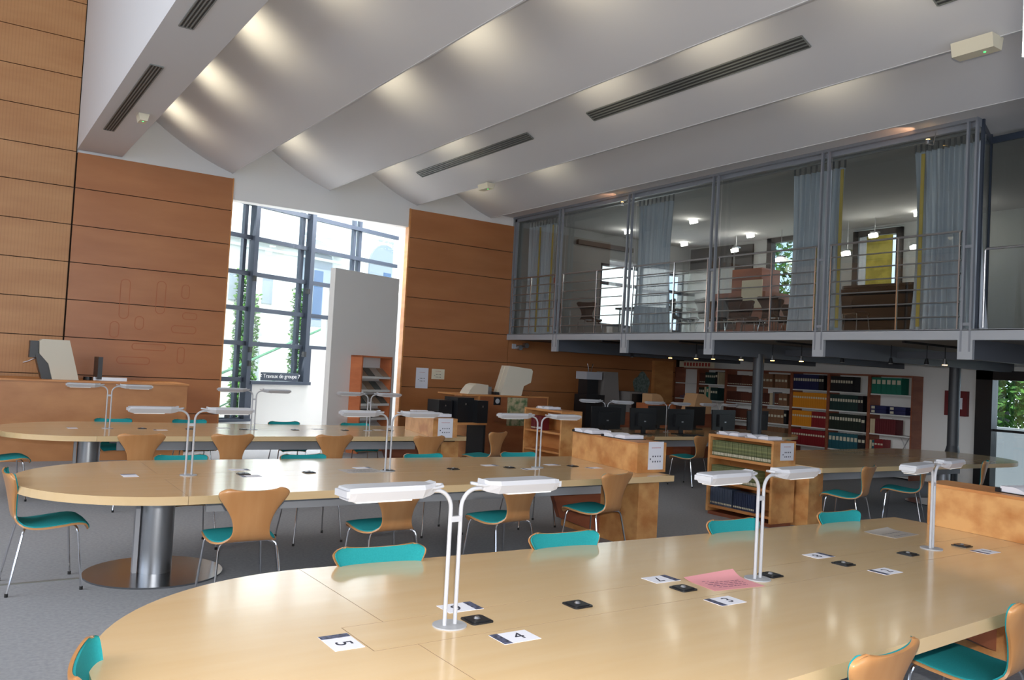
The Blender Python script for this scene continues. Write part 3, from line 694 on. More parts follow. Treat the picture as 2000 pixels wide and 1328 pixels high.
card(4.03, 2.45, 0, '2', 'white card numbered 2 near the middle sockets')
card(5.16, 2.51, 0, '1', 'faded card at the right end of the nearest table')
gp = 'small cards on the farther tables'
for x, y, rz, l in [(1.15, 6.65, -90, 'pale card at the round end of the second table'), (2.0, 6.82, 180, 'dark edged card behind the first lamp of the second table'), (1.98, 6.45, 0, 'dark edged card before the first socket of the second table'),
    (3.05, 6.76, 180, 'pale card left of the middle lamp on the second table'), (4.35, 6.72, 180, 'card behind the fourth socket on the second table'), (4.6, 6.4, 0, 'card in front of the last lamp on the second table'), (5.05, 6.66, 180, 'card behind the last socket of the second table'), (5.35, 6.36, 0, 'card near the box end of the second table'),
    (1.2, 10.62, -90, 'pale card at the round end of the third table'), (2.1, 10.4, 0, 'pale card beside the first socket of the third table'), (2.9, 10.7, 180, 'card behind the second socket of the third table'), (4.1, 10.6, 180, 'card left of the last lamp on the third table'), (4.95, 10.5, 180, 'card right of the last lamp on the third table')]:
    card(x, y, R(rz), '', l, gp)
def sheet(name, label, x, y, rz, a, b_, lines, m, ink, z=TZ, curl=0, cat='paper', scale=.014):
    t = thing(name, label, cat, (x, y, z), rz)
    rows = []; rows2 = []
    for i in range(9):
        u = -a/2+a*i/8; r_ = []; r2 = []
        for j in range(9):
            v = -b_/2+b_*j/8; c = curl*max(0, (j-5)/3)**2*(.3+.7*i/8) if curl else 0
            r_.append((u, v, .0015+c)); r2.append((u, v, .0005+c))
        rows.append(r_); rows2.append(r2)
    MB().slab(rows2, rows).build('sheet', m, t, smooth=True)
    bt = MB(); rnd = random.Random(len(label))
    for k in range(lines):
        y0 = b_*.30-k*b_*.6/max(lines-1, 1); w_ = a*rnd.uniform(.28, .40)
        x0 = -w_
        while x0 < w_:
            q = rnd.uniform(.012, .035); bt.box(x0, min(x0+q, w_), y0-.0025, y0+.0025, .0018, .0022); x0 += q+.007
    bt.build('text_lines', ink, t)
    return t
sheet('pink_notice', 'pink notice sheet with a curled corner beside the second lamp', 3.02, 2.625, R(-6), .30, .21, 6, M_pink, mat('purple_ink', rgb(96, 60, 92), .8), curl=.028)
sheet('laminated_notice', 'laminated grey notice near the far right corner of the nearest table', 5.12, 3.08, R(4), .30, .21, 3, mat('grey_laminate', rgb(186, 178, 170), .25), M_ink, curl=.01)
sheet('laminated_notice', 'large pale laminated sheet left of the middle lamp on the second table', 2.96, 6.57, R(0), .34, .24, 5, mat('grey_laminate', rgb(186, 178, 170), .25), M_ink)
# ---- birch boxes on the table ends
def shelf_box(label, pts, z0, z1, loc, rz=0, top_over=.0):
    t = thing('birch_shelf_box', label, 'box', loc, rz, 'birch boxes on the table ends')
    MB().prism(pts, z0, z1-.02).build('body', M_burl, t)
    MB().prism(pts, z1-.0195, z1).build('top_board', M_bookwood, t)
    return t
MSIGN = lambda p, rz: Matrix.Translation(p) @ Matrix.Rotation(rz, 4, 'Z') @ Matrix.Rotation(PI/2, 4, 'X')
def notice(label, p, rz, w_=.20, h_=.27, m=None, name='table_notice', rows_=3, group='number notices on the bookcase boxes'):
    t = thing(name, label, 'notice', p, rz, group); m = m or M_paper
    MB().box(-w_/2, w_/2, -.002, 0, -h_/2, h_/2).build('sheet', m, t)
    b = MB()
    for k in range(-3, 4): b.box(k*.018-.006, k*.018+.006, -.003, -.002, h_*.27, h_*.27+.006)
    b.build('heading', M_redink, t); b = MB()
    for r_ in range(2):
        for k in range(4): b.box(-.045+k*.032, -.033+k*.032, -.003, -.002, -.015-.05*r_, .0-.05*r_)
    b.box(-.08, -.068, -.003, -.002, -.04, -.025); b.build('table_numbers', M_ink, t)
    return t
BX2 = [(5.52, 5.93), (5.90, 5.93), (6.02, 7.24), (5.76, 7.24), (5.70, 6.9), (5.62, 6.45)]
shelf_box('birch shelf box with a curved front on the right end of the second table', BX2, TZ+.001, 1.0, (0, 0, 0))
BX1 = [(5.60, 1.95), (6.1, 1.95), (6.1, 3.26), (5.86, 3.26), (5.76, 3.20), (5.72, 2.8)]
shelf_box('birch shelf box on the nearest table, cut by the right photo edge', BX1, TZ+.001, 1.0, (0, 0, 0))
BX3 = [(5.20, 9.42), (5.56, 9.42), (5.70, 10.72), (5.46, 10.72), (5.36, 10.2)]
shelf_box('birch shelf box on the right end of the third table', BX3, TZ+.001, .955, (0, 0, 0))
notice('white notice with table numbers on the second table box', (5.76, 5.927, .875), 0)
notice('white notice with table numbers on the third table box', (5.38, 9.417, .835), 0, .22, .25)
# ---- open binders and papers on the boxes
def open_binder(label, x, y, z, rz, s=1.0, dark=True, group='open binders lying on the boxes'):
    t = thing('open_binder', label, 'binder', (x, y, z), rz, group)
    MB().box(-.23*s, .23*s, -.16*s, .16*s, 0, .006).box(.19*s, .23*s, -.16*s, .16*s, .006, .03*s).build('cover', M_black if dark else M_lamp, t)
    for sx in (-1, 1):
        A = []; B = []
        for i in range(7):
            u = i/6; x_ = sx*(.01+u*.19)*s; zt_ = (.030*math.sin(min(1, u*1.6)*PI*.62)+.012)*s
            A.append([(x_, -.145*s, zt_+.007), (x_, .145*s, zt_+.007)]); B.append([(x_, -.145*s, .0065), (x_, .145*s, .0065)])
        (MB().slab(B, A) if sx > 0 else MB().slab(A, B)).build('page_stack', M_paper, t)
open_binder('open binder with white pages on the second table box, far one', 5.80, 6.95, 1.0, R(85), .85)
open_binder('open binder with white pages on the second table box, near one', 5.77, 6.42, 1.0, R(88), .85)
open_binder('open white binder on the nearest table box at the right photo edge', 5.92, 2.55, 1.0, R(80), .9)
open_binder('open binder on the third table box, beside the computers', 5.48, 9.85, .955, R(90), .9)
open_binder('white pages lying open on the third table box, rear one', 5.55, 10.4, .955, R(85), .8)
# ---- low bookcases at the left ends of the right-hand tables
def low_case(label, x0, x1, y0, y1, h_, shelves):
    t = thing('low_bookcase', label, 'bookcase', ((x0+x1)/2, (y0+y1)/2, 0), 0, 'low bookcases at the table ends')
    X, Yh = (x1-x0)/2, (y1-y0)/2
    MB().box(-X, X, -Yh, -Yh+.03, .04, h_-.03).build('side_panel', M_burl, t); MB().box(-X, X, Yh-.03, Yh, .04, h_-.03).build('side_panel', M_burl, t)
    MB().box(-X, X, -Yh, Yh, h_-.03, h_).build('top_board', M_bookwood, t)
    MB().box(X-.02, X, -Yh+.03, Yh-.03, .04, h_-.03).build('back_panel', M_bookwood, t)
    MB().box(-X+.02, X-.02, -Yh+.02, Yh-.02, 0, .04).build('plinth', M_brownw, t)
    for z in shelves: MB().box(-X+.005, X-.02, -Yh+.03, Yh-.03, z-.03, z).build('shelf', M_bookwood, t)
    return t
low_case('low bookcase full of green and navy books, facing the aisle', 7.82, 8.22, 6.16, 7.14, .98, (.12, .42, .72))
low_case('low bookcase with two open bays, behind the second table', 7.82, 8.22, 10.12, 11.12, 1.04, (.12, .40, .70))
notice('white notice with red lines on the end of the low bookcase', (8.06, 6.158, .86), 0, .24, .20)
M_bkgreen = mat('green_gold_spine', rgb(134, 138, 92), .6, noise=((1, 1, 30), rgb(78, 84, 54), 3, .4, .6)); M_label = mat('spine_label', rgb(206, 200, 176), .7)
M_navybk = mat('navy_spine', rgb(44, 56, 84), .55); M_slate = mat('slate_spine', rgb(78, 90, 112), .55); M_redbk = mat('dark_red_spine', rgb(112, 30, 34), .55)
def book_proto(name, w_, h_, d, m, lab_z0, lab_z1, lab=True, two=False):
    """spine looks towards -X"""
    t = thing(name, 'x', 'book')
    MB().box(0, .003, -w_/2+.0008, w_/2-.0008, 0, h_).box(0, d, -w_/2+.0008, -w_/2+.003, 0, h_).box(0, d, w_/2-.003, w_/2-.0008, 0, h_).build('cover', m, t)
    MB().box(.003, d-.004, -w_/2+.003, w_/2-.003, .003, h_-.003).build('page_block', M_cream, t)
    if lab: MB().box(-.0008, 0, -w_/2+.003, w_/2-.003, lab_z0, lab_z1).build('spine_label', M_label, t)
    return proto_tree(t)
def run_books(pr, n, x, ys, ye, z, label, group, jit=0.0):
    st = (ye-ys)/n; rnd = random.Random(n)
    for k in range(n):
        y = ys+(k+.5)*st
        if k == 0 and 'done' not in pr[0]:
            pr[0].location = (x, y, z); pr[0]['label'] = label; pr[0]['group'] = group; pr[0]['done'] = 1
        else:
            o = dup(pr, (x+rnd.uniform(0, jit), y, z), 0, label, group)
            if 'done' in o: del o['done']
for z, n, y1_, nm in ((.721, 40, 7.10, 'top'), (.421, 30, 7.10, 'middle')):
    pr = book_proto('green_book', .0225 if n == 40 else .0235, .185, .14, M_bkgreen, .012, .045)
    run_books(pr, n, 7.85, y1_-n*(.0225 if n == 40 else .0235), y1_, z, 'thin green and gold book with a white spine label, %s shelf of the low bookcase' % nm, 'green books on the %s shelf of the low bookcase' % nm, .004)
pr = book_proto('navy_book', .024, .215, .16, M_slate, .02, .04); run_books(pr, 14, 7.85, 6.76, 7.10, .121, 'slate blue book with a cream spine label, lowest shelf of the low bookcase', 'slate blue books on the lowest shelf', .004)
pr = book_proto('navy_book', .026, .205, .16, M_navybk, .02, .04); run_books(pr, 12, 7.85, 6.42, 6.74, .121, 'navy book with a cream spine label, lowest shelf of the low bookcase', 'navy books on the lowest shelf', .004)
open_binder('open white book on the low bookcase, left one', 8.0, 6.88, .98, R(86), .8, False)
open_binder('open white book on the low bookcase, right one', 8.0, 6.44, .98, R(86), .8, False)
pr = book_proto('red_book', .028, .22, .16, M_redbk, .02, .04); run_books(pr, 9, 7.86, 10.7, 10.98, .701, 'dark red bound book in the farther low bookcase', 'dark red books in the farther low bookcase', .004)
open_binder('stack of white pages on the farther low bookcase', 8.0, 10.7, 1.04, R(88), .8, False)

# ================================================================ DETAIL
# ---- columns under the mezzanine
for x, y, l in ((10.8, 8.87, 'dark steel column behind the low bookcase'), (13.35, 7.05, 'dark steel column beyond the round end of the right-hand table')):
    t = thing('steel_column', l, 'column', (x, y, 0), 0, 'dark columns under the mezzanine')
    MB().cyl(0, 0, .0, 2.1, .085, 28).build('shaft', M_column, t, smooth=True); MB().cyl(0, 0, .66, .80, .12, 28, .085).cyl(0, 0, 0, .02, .15, 28).build('collar', M_column, t, smooth=True)
# ---- wall bookcases under the mezzanine
UY = [14.45, 13.70, 12.85, 11.97, 11.08, 10.20, 9.31, 8.44]
SZ = [1.55, 1.18, .80, .42, .06]
UN = ['far corner unit, mostly empty', 'unit with green and cream files', 'unit of brown law books', 'unit of tan archive boxes', 'unit of orange and red binders', 'unit of black and dark green binders', 'unit nearest the door, half empty']
for i in range(7):
    ya, yb = UY[i+1], UY[i]
    t = thing('wall_bookcase', 'tall brown bookcase under the mezzanine, '+UN[i], 'bookcase', (14.72, (ya+yb)/2, 0), 0, 'tall bookcases under the mezzanine')
    L = (yb-ya)/2
    MB().box(-.17, .17, L-.03, L-.001, 0, 1.88).build('side_panel', M_brownw, t); MB().box(-.17, .17, -L+.001, -L+.03, 0, 1.88).build('side_panel', M_brownw if i < 6 else M_brownw, t)
    MB().box(-.17, .17, -L, L, 1.88, 1.91).build('top_board', M_brownw, t)
    for z in SZ: MB().box(-.16, .17, -L+.03, L-.03, z-.025, z).build('shelf', M_shelfmet, t)
    if i == 6:
        MB().tube([(.15, -L+.05, .1), (.15, L-.3, 1.1)], .006, 6).tube([(.155, -L+.05, 1.1), (.155, L-.3, .1)], .006, 6).build('cross_brace', M_steel, t)
BP = {}
def binder(colname, color, w_, h_, lab=(.55, .72), labc=None, labw=.7):
    k = (colname, w_, h_)
    if k not in BP:
        m = mat('binder_'+colname, color, .5, noise=((3, 3, 3), tuple(c*.8 for c in color[:3])+(1,), 2, .4, .6)); t = thing('binder' if h_ > .26 else 'bound_book', 'x', 'binder' if h_ > .26 else 'book')
        MB().box(0, .002, -w_/2+.001, w_/2-.001, 0, h_).box(0, .25, -w_/2+.001, -w_/2+.003, 0, h_).box(0, .25, w_/2-.003, w_/2-.001, 0, h_).build('cover', m, t)
        MB().box(.002, .24, -w_/2+.003, w_/2-.003, .004, h_-.006).build('page_block', M_cream, t)
        if lab: MB().box(-.0012, 0, -w_/2*labw, w_/2*labw, h_*lab[0], h_*lab[1]).build('spine_label', labc or M_label, t)
        BP[k] = [proto_tree(t), False]
    return BP[k]
cols = dict(navy=rgb(30, 36, 84), orange=rgb(236, 150, 30), red=rgb(140, 26, 34), black=rgb(26, 26, 30), dkgreen=rgb(24, 58, 54), forest=rgb(30, 42, 32), teal=rgb(28, 92, 104), green=rgb(24, 120, 98), tan=rgb(140, 100, 72), brown=rgb(92, 48, 36), brown2=rgb(112, 62, 44), cream=rgb(214, 196, 160), maroon=rgb(104, 26, 34), grey=rgb(120, 120, 120))
tone = dict(navy='navy blue', orange='orange', red='dark red', black='black', dkgreen='dark green', forest='very dark green', teal='teal blue', green='green', tan='tan', brown='brown', brown2='light brown', cream='cream', maroon='maroon', grey='grey')
rown = ['top', 'second', 'third', 'fourth', 'lowest']
def fill(u, r_, items):
    y = UY[u]-.035
    for colname, n, w_, h_ in items:
        if colname is None: y -= w_; continue
        lab = {'tan': (.45, .62), 'orange': (.62, .74), 'red': (.62, .74), 'forest': (.6, .8), 'green': (.6, .86), 'teal': (.55, .8)}.get(colname, (.56, .74))
        if colname in ('cream', 'grey', 'maroon'): lab = None
        if colname in ('brown', 'brown2'): lab = (.12, .2)
        B = binder(colname, cols[colname], w_, h_, lab)
        nm = 'bound book' if h_ <= .26 else 'binder'
        lb = '%s %s, %s shelf, %s' % (tone[colname], nm, rown[r_], UN[u].replace('unit', 'bookcase'))
        for k in range(n):
            y -= w_
            if not B[1]:
                o = B[0][0]; o.location = (14.57, y+w_/2, SZ[r_]+.0); o['label'] = lb; B[1] = True
            else: o = dup(B[0], (14.57, y+w_/2, SZ[r_]), 0, lb)
            o['group'] = '%s %ss on the %s shelf of the %s' % (tone[colname], nm, rown[r_], UN[u].split(',')[0].replace('unit', 'bookcase'))
UN = [s.replace(', mostly empty', '').replace(', half empty', '') for s in UN]
fill(1, 0, [('brown', 3, .06, .25), ('dkgreen', 5, .06, .27), ('black', 1, .07, .29), ('cream', 1, .04, .28)])
fill(1, 1, [('forest', 3, .055, .28), ('cream', 1, .06, .30), ('green', 1, .07, .30), ('cream', 1, .06, .30), ('dkgreen', 3, .07, .29)])
for r_ in range(5): fill(2, r_, [('brown', 8, .05, .24), ('brown2', 7, .05, .23)])
fill(3, 0, [('tan', 4, .09, .29), (None, 0, .06, 0), ('tan', 4, .08, .29)])
fill(3, 1, [('brown', 6, .05, .24), ('cream', 2, .04, .25), ('grey', 1, .05, .28), ('brown2', 2, .05, .25), ('tan', 2, .11, .26)])
fill(3, 2, [('tan', 8, .085, .29), ('black', 1, .07, .29)])
fill(3, 3, [('tan', 8, .09, .29)])
fill(4, 0, [('navy', 11, .055, .31), ('black', 2, .06, .31)])
fill(4, 1, [('orange', 15, .054, .31)]); fill(4, 2, [('orange', 9, .052, .31), ('red', 6, .056, .31)]); fill(4, 3, [('red', 14, .057, .31)])
fill(5, 0, [('black', 9, .055, .30)]); fill(5, 1, [('dkgreen', 11, .056, .31), ('black', 2, .055, .31)]); fill(5, 2, [('forest', 12, .058, .31), ('black', 1, .09, .31)]); fill(5, 3, [('teal', 8, .08, .31), ('black', 2, .08, .31)])
fill(6, 0, [('green', 6, .10, .31)]); fill(6, 2, [('cream', 2, .05, .27), ('maroon', 9, .046, .28)]); fill(6, 3, [('cream', 1, .05, .25), ('teal', 1, .05, .25), ('red', 3, .06, .27)])
for k, (y, z) in enumerate(((9.12, 1.18), (9.12, 1.255), (8.74, 1.18), (8.74, 1.255))):
    t = thing('binder', '%s navy binder lying flat on the %s stack in the bookcase nearest the door' % ('lower' if k % 2 == 0 else 'upper', 'left' if k < 2 else 'right'), 'binder', (14.57, y, z), 0, 'navy binders lying flat')
    MB().box(0, .25, -.16, .16, .001, .072).build('cover', mat('binder_navy', cols['navy'], .5), t); MB().box(-.001, 0, .07, .14, .012, .06).build('spine_label', M_label, t)
t = thing('magazine_pile', 'small purple grey heap of magazines in the far corner bookcase', 'magazines', (14.6, 14.1, 1.18), 0)
MB().box(0, .22, -.15, .2, 0, .05, Matrix.Rotation(R(4), 4, 'X')).box(.01, .2, -.12, .1, .055, .10).build('pile', mat('magazine_purple', rgb(110, 84, 100), .6), t)
# red sign strip and red fire box
t = thing('red_sign', 'white sign strip with red lettering above the far corner bookcase', 'sign', (14.55, 13.75, 1.92), 0)
MB().box(-.01, 0, -.55, .55, 0, .14).build('board', M_cream, t); b = MB()
for k in range(9): b.box(-.014, -.01, -.42+k*.095, -.36+k*.095, .03, .11)
b.build('red_letters', M_redink, t)
t = thing('fire_hose_cabinet', 'small red fire cabinet on the wall behind the right column', 'fire cabinet', (14.9, 7.80, 1.24), 0)
MB().box(-.08, -.005, -.20, .20, 0, .44).build('cabinet', M_redbk, t); MB().box(-.085, -.08, -.12, .02, .12, .32).build('white_plate', M_paper, t)
# ---- birch pillar panel, leaf shaped board
tag(MB().box(13.80, 14.40, W-.14, W-.035, 0, 2.03).build('tall_cupboard', M_bookwood), 'tall plain birch cupboard at the inner corner under the mezzanine', 'cupboard')
P = []
for k in range(28):
    a = 2*PI*k/28; rr = .27*(1+.10*math.cos(5*a)+.05*math.sin(3*a)); P.append((13.48+rr*.9*math.sin(a), 1.42+rr*1.15*math.cos(a)))
tag(MB().prism(P[::-1], W-.06, W-.035, axis='y').build('leaf_board', M_gr_spec), 'grey green leaf-shaped board on the dark wood wall', 'board')
# ---- hanging spots under the mezzanine
M_warm = mat('warm_lamp_face', rgb(255, 210, 140), .4, emit=(rgb(255, 196, 110), 14)); M_off = mat('lamp_face_off', rgb(120, 116, 110), .3)
spots = [(11.06, 1), (10.42, 1), (10.02, 1), (9.40, 1), (8.76, 1), (8.21, 1), (5.95, 1), (9.08, 0), (7.49, 0), (6.72, 0), (6.2, 0), (12.1, 0)]
nm_ = ['above the birch panel', 'small one above the red sign', 'above the beige reader', 'left of the dark column', 'above the tan archive boxes', 'above the orange binders', 'beside the right dark column']
so = sorted(spots, reverse=True)
for y, on in spots:
    t = thing('hanging_spotlight', 'x', 'spotlight', (11.0, y, 2.27), 0, 'small spotlights hanging under the mezzanine')
    MB().tube([(0, 0, 0), (0, 0, -.20)], .006, 6).build('rod', M_black, t)
    MB().cyl(0, 0, -.26, -.18, .035, 14, .018).build('lamp_housing', M_black if not on else M_steel, t, smooth=True)
    MB().cyl(0, 0, -.268, -.258, .032, 14).build('lamp_face', M_warm if on else M_off, t)
    t['label'] = ('lit warm spotlight under the mezzanine, ' if on else 'unlit hanging spotlight under the mezzanine, ')+('%s from the far wall' % ['nearest', 'second', 'third', 'fourth', 'fifth', 'sixth', 'seventh', 'eighth', 'ninth', 'tenth', 'eleventh', 'twelfth'][[p[0] for p in so].index(y)])
    if on: light('spotlight_glow', 'SPOT', (11.0, y, 1.985), 2.2, (1, .75, .45), spot=R(110), blend=.8, radius=.03, target=(12.2, y, 0))
for y in (11.85, 9.85, 7.9, 5.95): struct('trim_4%d' % int(y), MB().box(10.0, 14.8, y-.015, y+.015, 2.24, 2.27), M_black)
# ---- mezzanine room
cw = MATS['cool_lamp_face'] if 'cool_lamp_face' in MATS else mat('cool_lamp_face', rgb(255, 252, 240), .4, emit=((1, .97, .9, 1), 22))
pend = [(12.2, 13.7, 4.80), (12.2, 11.75, 4.80), (14.15, 13.9, 4.80), (14.15, 11.95, 4.80), (14.15, 12.37, 4.52), (14.15, 11.16, 4.22), (14.15, 9.06, 4.50), (14.15, 9.62, 4.21), (14.15, 8.24, 4.20), (14.15, 8.19, 4.80), (14.15, 7.36, 4.48)]
pn = ['nearest the upstairs corner window', 'left, above the upstairs window', 'far row, highest at the back', 'far row, beside the left curtain post', 'low, above the stored cabinet', 'low, before the green window', 'above the yellow blind', 'low, left of the yellow blind', 'low, right of the yellow blind', 'high, beside the right curtain', 'rightmost, in front of the right curtain']
for (x, y, z), l in zip(pend, pn):
    t = thing('room_spotlight', 'small bright square spotlight upstairs, '+l, 'spotlight', (x, y, z), 0, 'bright square spotlights in the upstairs room')
    if z < 4.7: MB().tube([(0, 0, .06), (0, 0, 4.84-z)], .006, 6).build('rod', M_steel, t)
    MB().box(-.05, .07, -.07, .07, .045, .075 if z < 4.7 else .04).build('housing', M_steel, t)
    MB().box(-.085, .0, -.07, .07, -.03, .045, Matrix.Rotation(R(-18), 4, 'Y')).build('lamp_face', cw, t)
    light('room_spot_glow', 'POINT', (x-.25, y, z-.2), 2.5, (1, .95, .85), radius=.1)
def curtain(label, y0, y1, x, folds, yel=None, lean=0):
    t = thing('curtain', label, 'curtain', (x, (y0+y1)/2, 2.39), 0, 'silver curtains behind the mezzanine glass'); L = (y1-y0)/2; n = folds*8; A = []; B = []
    rnd = random.Random(folds)
    ph = [rnd.uniform(-.6, .6) for _ in range(n+1)]
    for k in range(n+1):
        y = -L+2*L*k/n; ra = []; rb = []
        for j in range(9):
            f = j/8; amp = .045*(1-.35*f); sh = 1-.12*math.sin(f*PI)+(.08*(1-f))
            xx = amp*math.sin(2*PI*k/8+ph[(k//8)*8]+.5*f)+.012*math.sin(k*1.7+f*4); ra.append((xx, y*sh+lean*(1-f), .02+2.24*f)); rb.append((xx+.006, y*sh+lean*(1-f), .02+2.24*f))
        A.append(ra); B.append(rb)
    MB().slab(A, B).build('curtain_cloth', M_curt, t, smooth=True)
    b = MB()
    for k in range(folds+1): b.box(-.01, .01, -L+2*L*k/folds-.01, -L+2*L*k/folds+.01, 2.25, 2.36)
    b.build('curtain_hooks', M_steel, t)
    for yy in (yel or []): MB().prism([(-.055, yy-.02), (-.045, yy-.025), (-.045, yy+.025), (-.055, yy+.02)], .05, 2.22).build('yellow_lining', M_yel, t)
curtain('silver grey curtain beside the wood wall, with a yellow edge', 13.40, 14.32, 9.97, 9, (-.42, .02))
curtain('narrow silver curtain behind the second post pair', 10.12, 10.95, 9.97, 8, (), .0)
curtain('wide silver curtain between the third and fourth post pairs, yellow edge', 6.86, 7.68, 9.97, 9, (-.40,))
curtain('widest silver curtain at the glass corner', 5.00, 5.86, 9.97, 12, (.30,), -.05)
struct('trim_50', MB().box(9.95, 10.0, 5.0, W-.05, 4.76, 4.79), M_greytrim)
for (x, y, tx, ty, l) in ((9.58, 10.98, 9.50, 11.45, 'left'), (9.58, 5.48, 9.50, 5.92, 'right')):
    t = thing('halogen_uplight', 'tiny warm halogen lamp at the top of the glass front, the %s one' % l, 'spotlight', (x, y, 4.62), 0, 'warm halogen lamps at the top of the glass front')
    MB().cyl(0, 0, 0, .05, .025, 12).build('lamp_housing', M_steel, t, smooth=True); MB().cyl(0, 0, .05, .056, .022, 12).build('lamp_face', M_warm, t); MB().tube([(0, 0, 0), (.0, -.04, -.02), (.03, -.05, -.02), (.08, -.05, .15)], .005, 6).build('stem', M_steel, t)
    light('halogen_glow', 'SPOT', (x, y+.03, 4.70), 9, (1, .50, .25), spot=R(60), blend=.6, radius=.01, target=(tx, ty, 4.84))
# dark chairs, table and stored cabinet upstairs
dk0 = proto_tree(make_chair('dark stained chair upstairs beside the far wall window', M_dkchair, M_dkchair)); dk0[0].location = (11.25, 13.75, 2.36); dk0[0].rotation_euler.z = R(120); dk0[0]['group'] = 'dark chairs in the upstairs room'
dl = [(11.6, 11.35, 60), (12.2, 11.0, 80), (11.7, 10.75, 70), (12.35, 10.4, 100), (11.8, 10.1, 85), (12.4, 9.75, 95), (11.9, 9.45, 90), (12.5, 9.1, 100), (11.4, 8.35, 80), (11.55, 7.75, 95), (13.1, 10.9, 80), (13.2, 10.0, 90)]
dn = ['first in the cluster from the left', 'behind the first of the cluster', 'third in the cluster from the left', 'in the middle of the cluster, rear row', 'in the middle of the cluster, front row', 'rear row, right of the middle', 'front row, before the green window', 'last of the cluster beside the curtain', 'left of the dark draped table', 'in front of the dark draped table', 'farthest back beside the stored cabinet', 'farthest back under the green window']
for (x, y, a), l in zip(dl, dn): dup(dk0, (x, y, 2.36), R(a), 'dark upstairs chair, '+l, 'dark chairs in the upstairs room')
t = thing('draped_table', 'dark draped table upstairs below the yellow blind', 'table', (12.4, 7.6, 2.36), 0)
b = MB().prism(rounded_rect(-.45, .45, -.62, .62, .12), .02, .88); b.build('drape', mat('black_cloth', rgb(36, 32, 32), .85), t); MB().prism(rounded_rect(-.47, .47, -.64, .64, .12), .88, .92).build('tabletop', M_dkchair, t)
t = thing('meeting_table', 'low dark table upstairs in front of the corner window', 'table', (12.3, 12.9, 2.36), 0)
MB().box(-.4, .4, -.8, .8, .70, .74).build('tabletop', M_dkchair, t)
for sx in (-.35, .35):
    for sy in (-.7, .7): MB().tube([(sx, sy, 0), (sx, sy, .70)], .015, 8).build('leg', M_steel, t)
t = thing('stored_cabinet', 'brown cabinet with a cream panel against the upstairs wall', 'cabinet', (14.3, 12.1, 2.36), 0)
MB().box(-.3, .5, -.7, .7, 0, 1.2).build('body', M_brownw, t); MB().box(-.32, -.3, -.62, -.08, .85, 1.45).build('cream_panel', M_cream, t); MB().box(-.2, .4, -.5, .3, 1.2, 1.72).build('upper_box', M_brownw, t); MB().box(-.31, -.30, .05, .6, .4, 1.1).build('cabinet_door', M_dkchair, t)
t = thing('fire_extinguisher', 'red fire extinguisher on the upstairs far wall behind the railing', 'fire extinguisher', (10.82, W-.12, 2.62), 0)
MB().cyl(0, 0, 0, .46, .07, 18).cyl(0, 0, .46, .52, .07, 18, .03).build('cylinder', M_redbk, t, smooth=True); MB().box(-.05, .05, -.02, .02, .52, .60).tube([(.03, 0, .56), (.10, 0, .5), (.10, 0, .2)], .010, 6).build('valve_and_hose', M_black, t)
t = thing('wall_sign', 'small square red and white sign above the extinguisher upstairs', 'sign', (10.72, W-.03, 3.62), 0)
MB().box(-.07, .07, -.01, 0, -.07, .07).build('plate', M_redink, t); MB().box(-.035, .035, -.012, -.01, -.035, .035).build('symbol', M_paper, t)
tag(MB().box(11.35, 12.98, W-.10, W-.02, 4.50, 4.60).build('dark_duct', mat('dark_duct_brown', rgb(80, 66, 60), .6)), 'long dark brown slot on the upstairs far wall', 'duct')
# ---- items on the far right wall part / wood wall
notice('white portrait notice on the right wood wall', (7.675, W-.032, 1.38), 0, .27, .40, name='wall_notice', group='papers pinned to the wood wall')
notice('cream landscape notice on the right wood wall', (8.03, W-.032, 1.47), 0, .29, .20, M_cream, name='wall_notice', group='papers pinned to the wood wall')
t = thing('wall_camera', 'small pair of round spotlights on the wood wall below the mezzanine edge', 'spotlight', (9.86, W-.03, 2.13), 0)
MB().box(-.10, -.02, -.04, 0, -.05, .05).build('mount', M_lamp, t)
for k, x in enumerate((.04, .20)):
    b = MB(); b.prism([(x+.055*math.cos(2*PI*q/14), -.02+k*.05+.055*math.sin(2*PI*q/14)) for q in range(14)], -.13, -.03, axis='y'); b.build('lamp_head', M_steel, t)
MB().tube([(-.05, -.04, -.02), (.04, -.06, -.05), (.2, -.05, 0)], .012, 6).build('arm', M_lamp, t)
# ---- magazine rack
t = thing('magazine_rack', 'orange wood magazine rack with slanted shelves against the white partition', 'magazine rack', (5.5, 13.8, 0)); t.rotation_euler.z = math.atan2(dirv.y, dirv.x)
s0, s1, dp = .50, 1.30, .28
MB().box(s0, s0+.03, -dp, -.005, 0, 1.75).build('side_panel', M_orangew, t); MB().box(s1-.03, s1, -dp, -.005, 0, 1.75).build('side_panel', M_orangew, t)
MB().box(s0, s1, -dp, -.005, 1.72, 1.75).build('top_board', M_orangew, t)
for k, z in enumerate((1.37, 1.13, .88, .62, .36)):
    sh = MB().prism([(-dp+.01, z-.02), (-.02, z+.16), (-.02, z+.17), (-dp+.01, z-.005)], s0+.03, s1-.03, axis='x').box(s0+.03, s1-.03, -dp-.005, -dp+.012, z-.03, z+.012).build('slanted_shelf', M_shelfmet, t)
wd = ['top', 'second', 'third', 'fourth', 'lowest']
tilt_ = math.atan2(.18, .25); ca, sa = dirv.x, dirv.y
mg = [mat('magazine_cover_a', rgb(150, 128, 108), .35), mat('magazine_cover_b', rgb(92, 96, 92), .35), mat('magazine_cover_c', rgb(168, 160, 150), .35)]
mgp = []
for j in range(3):
    o = MB().box(-.085, .085, -.002, .22, 0, .010).build('magazine', mg[j]); mgp.append(o)
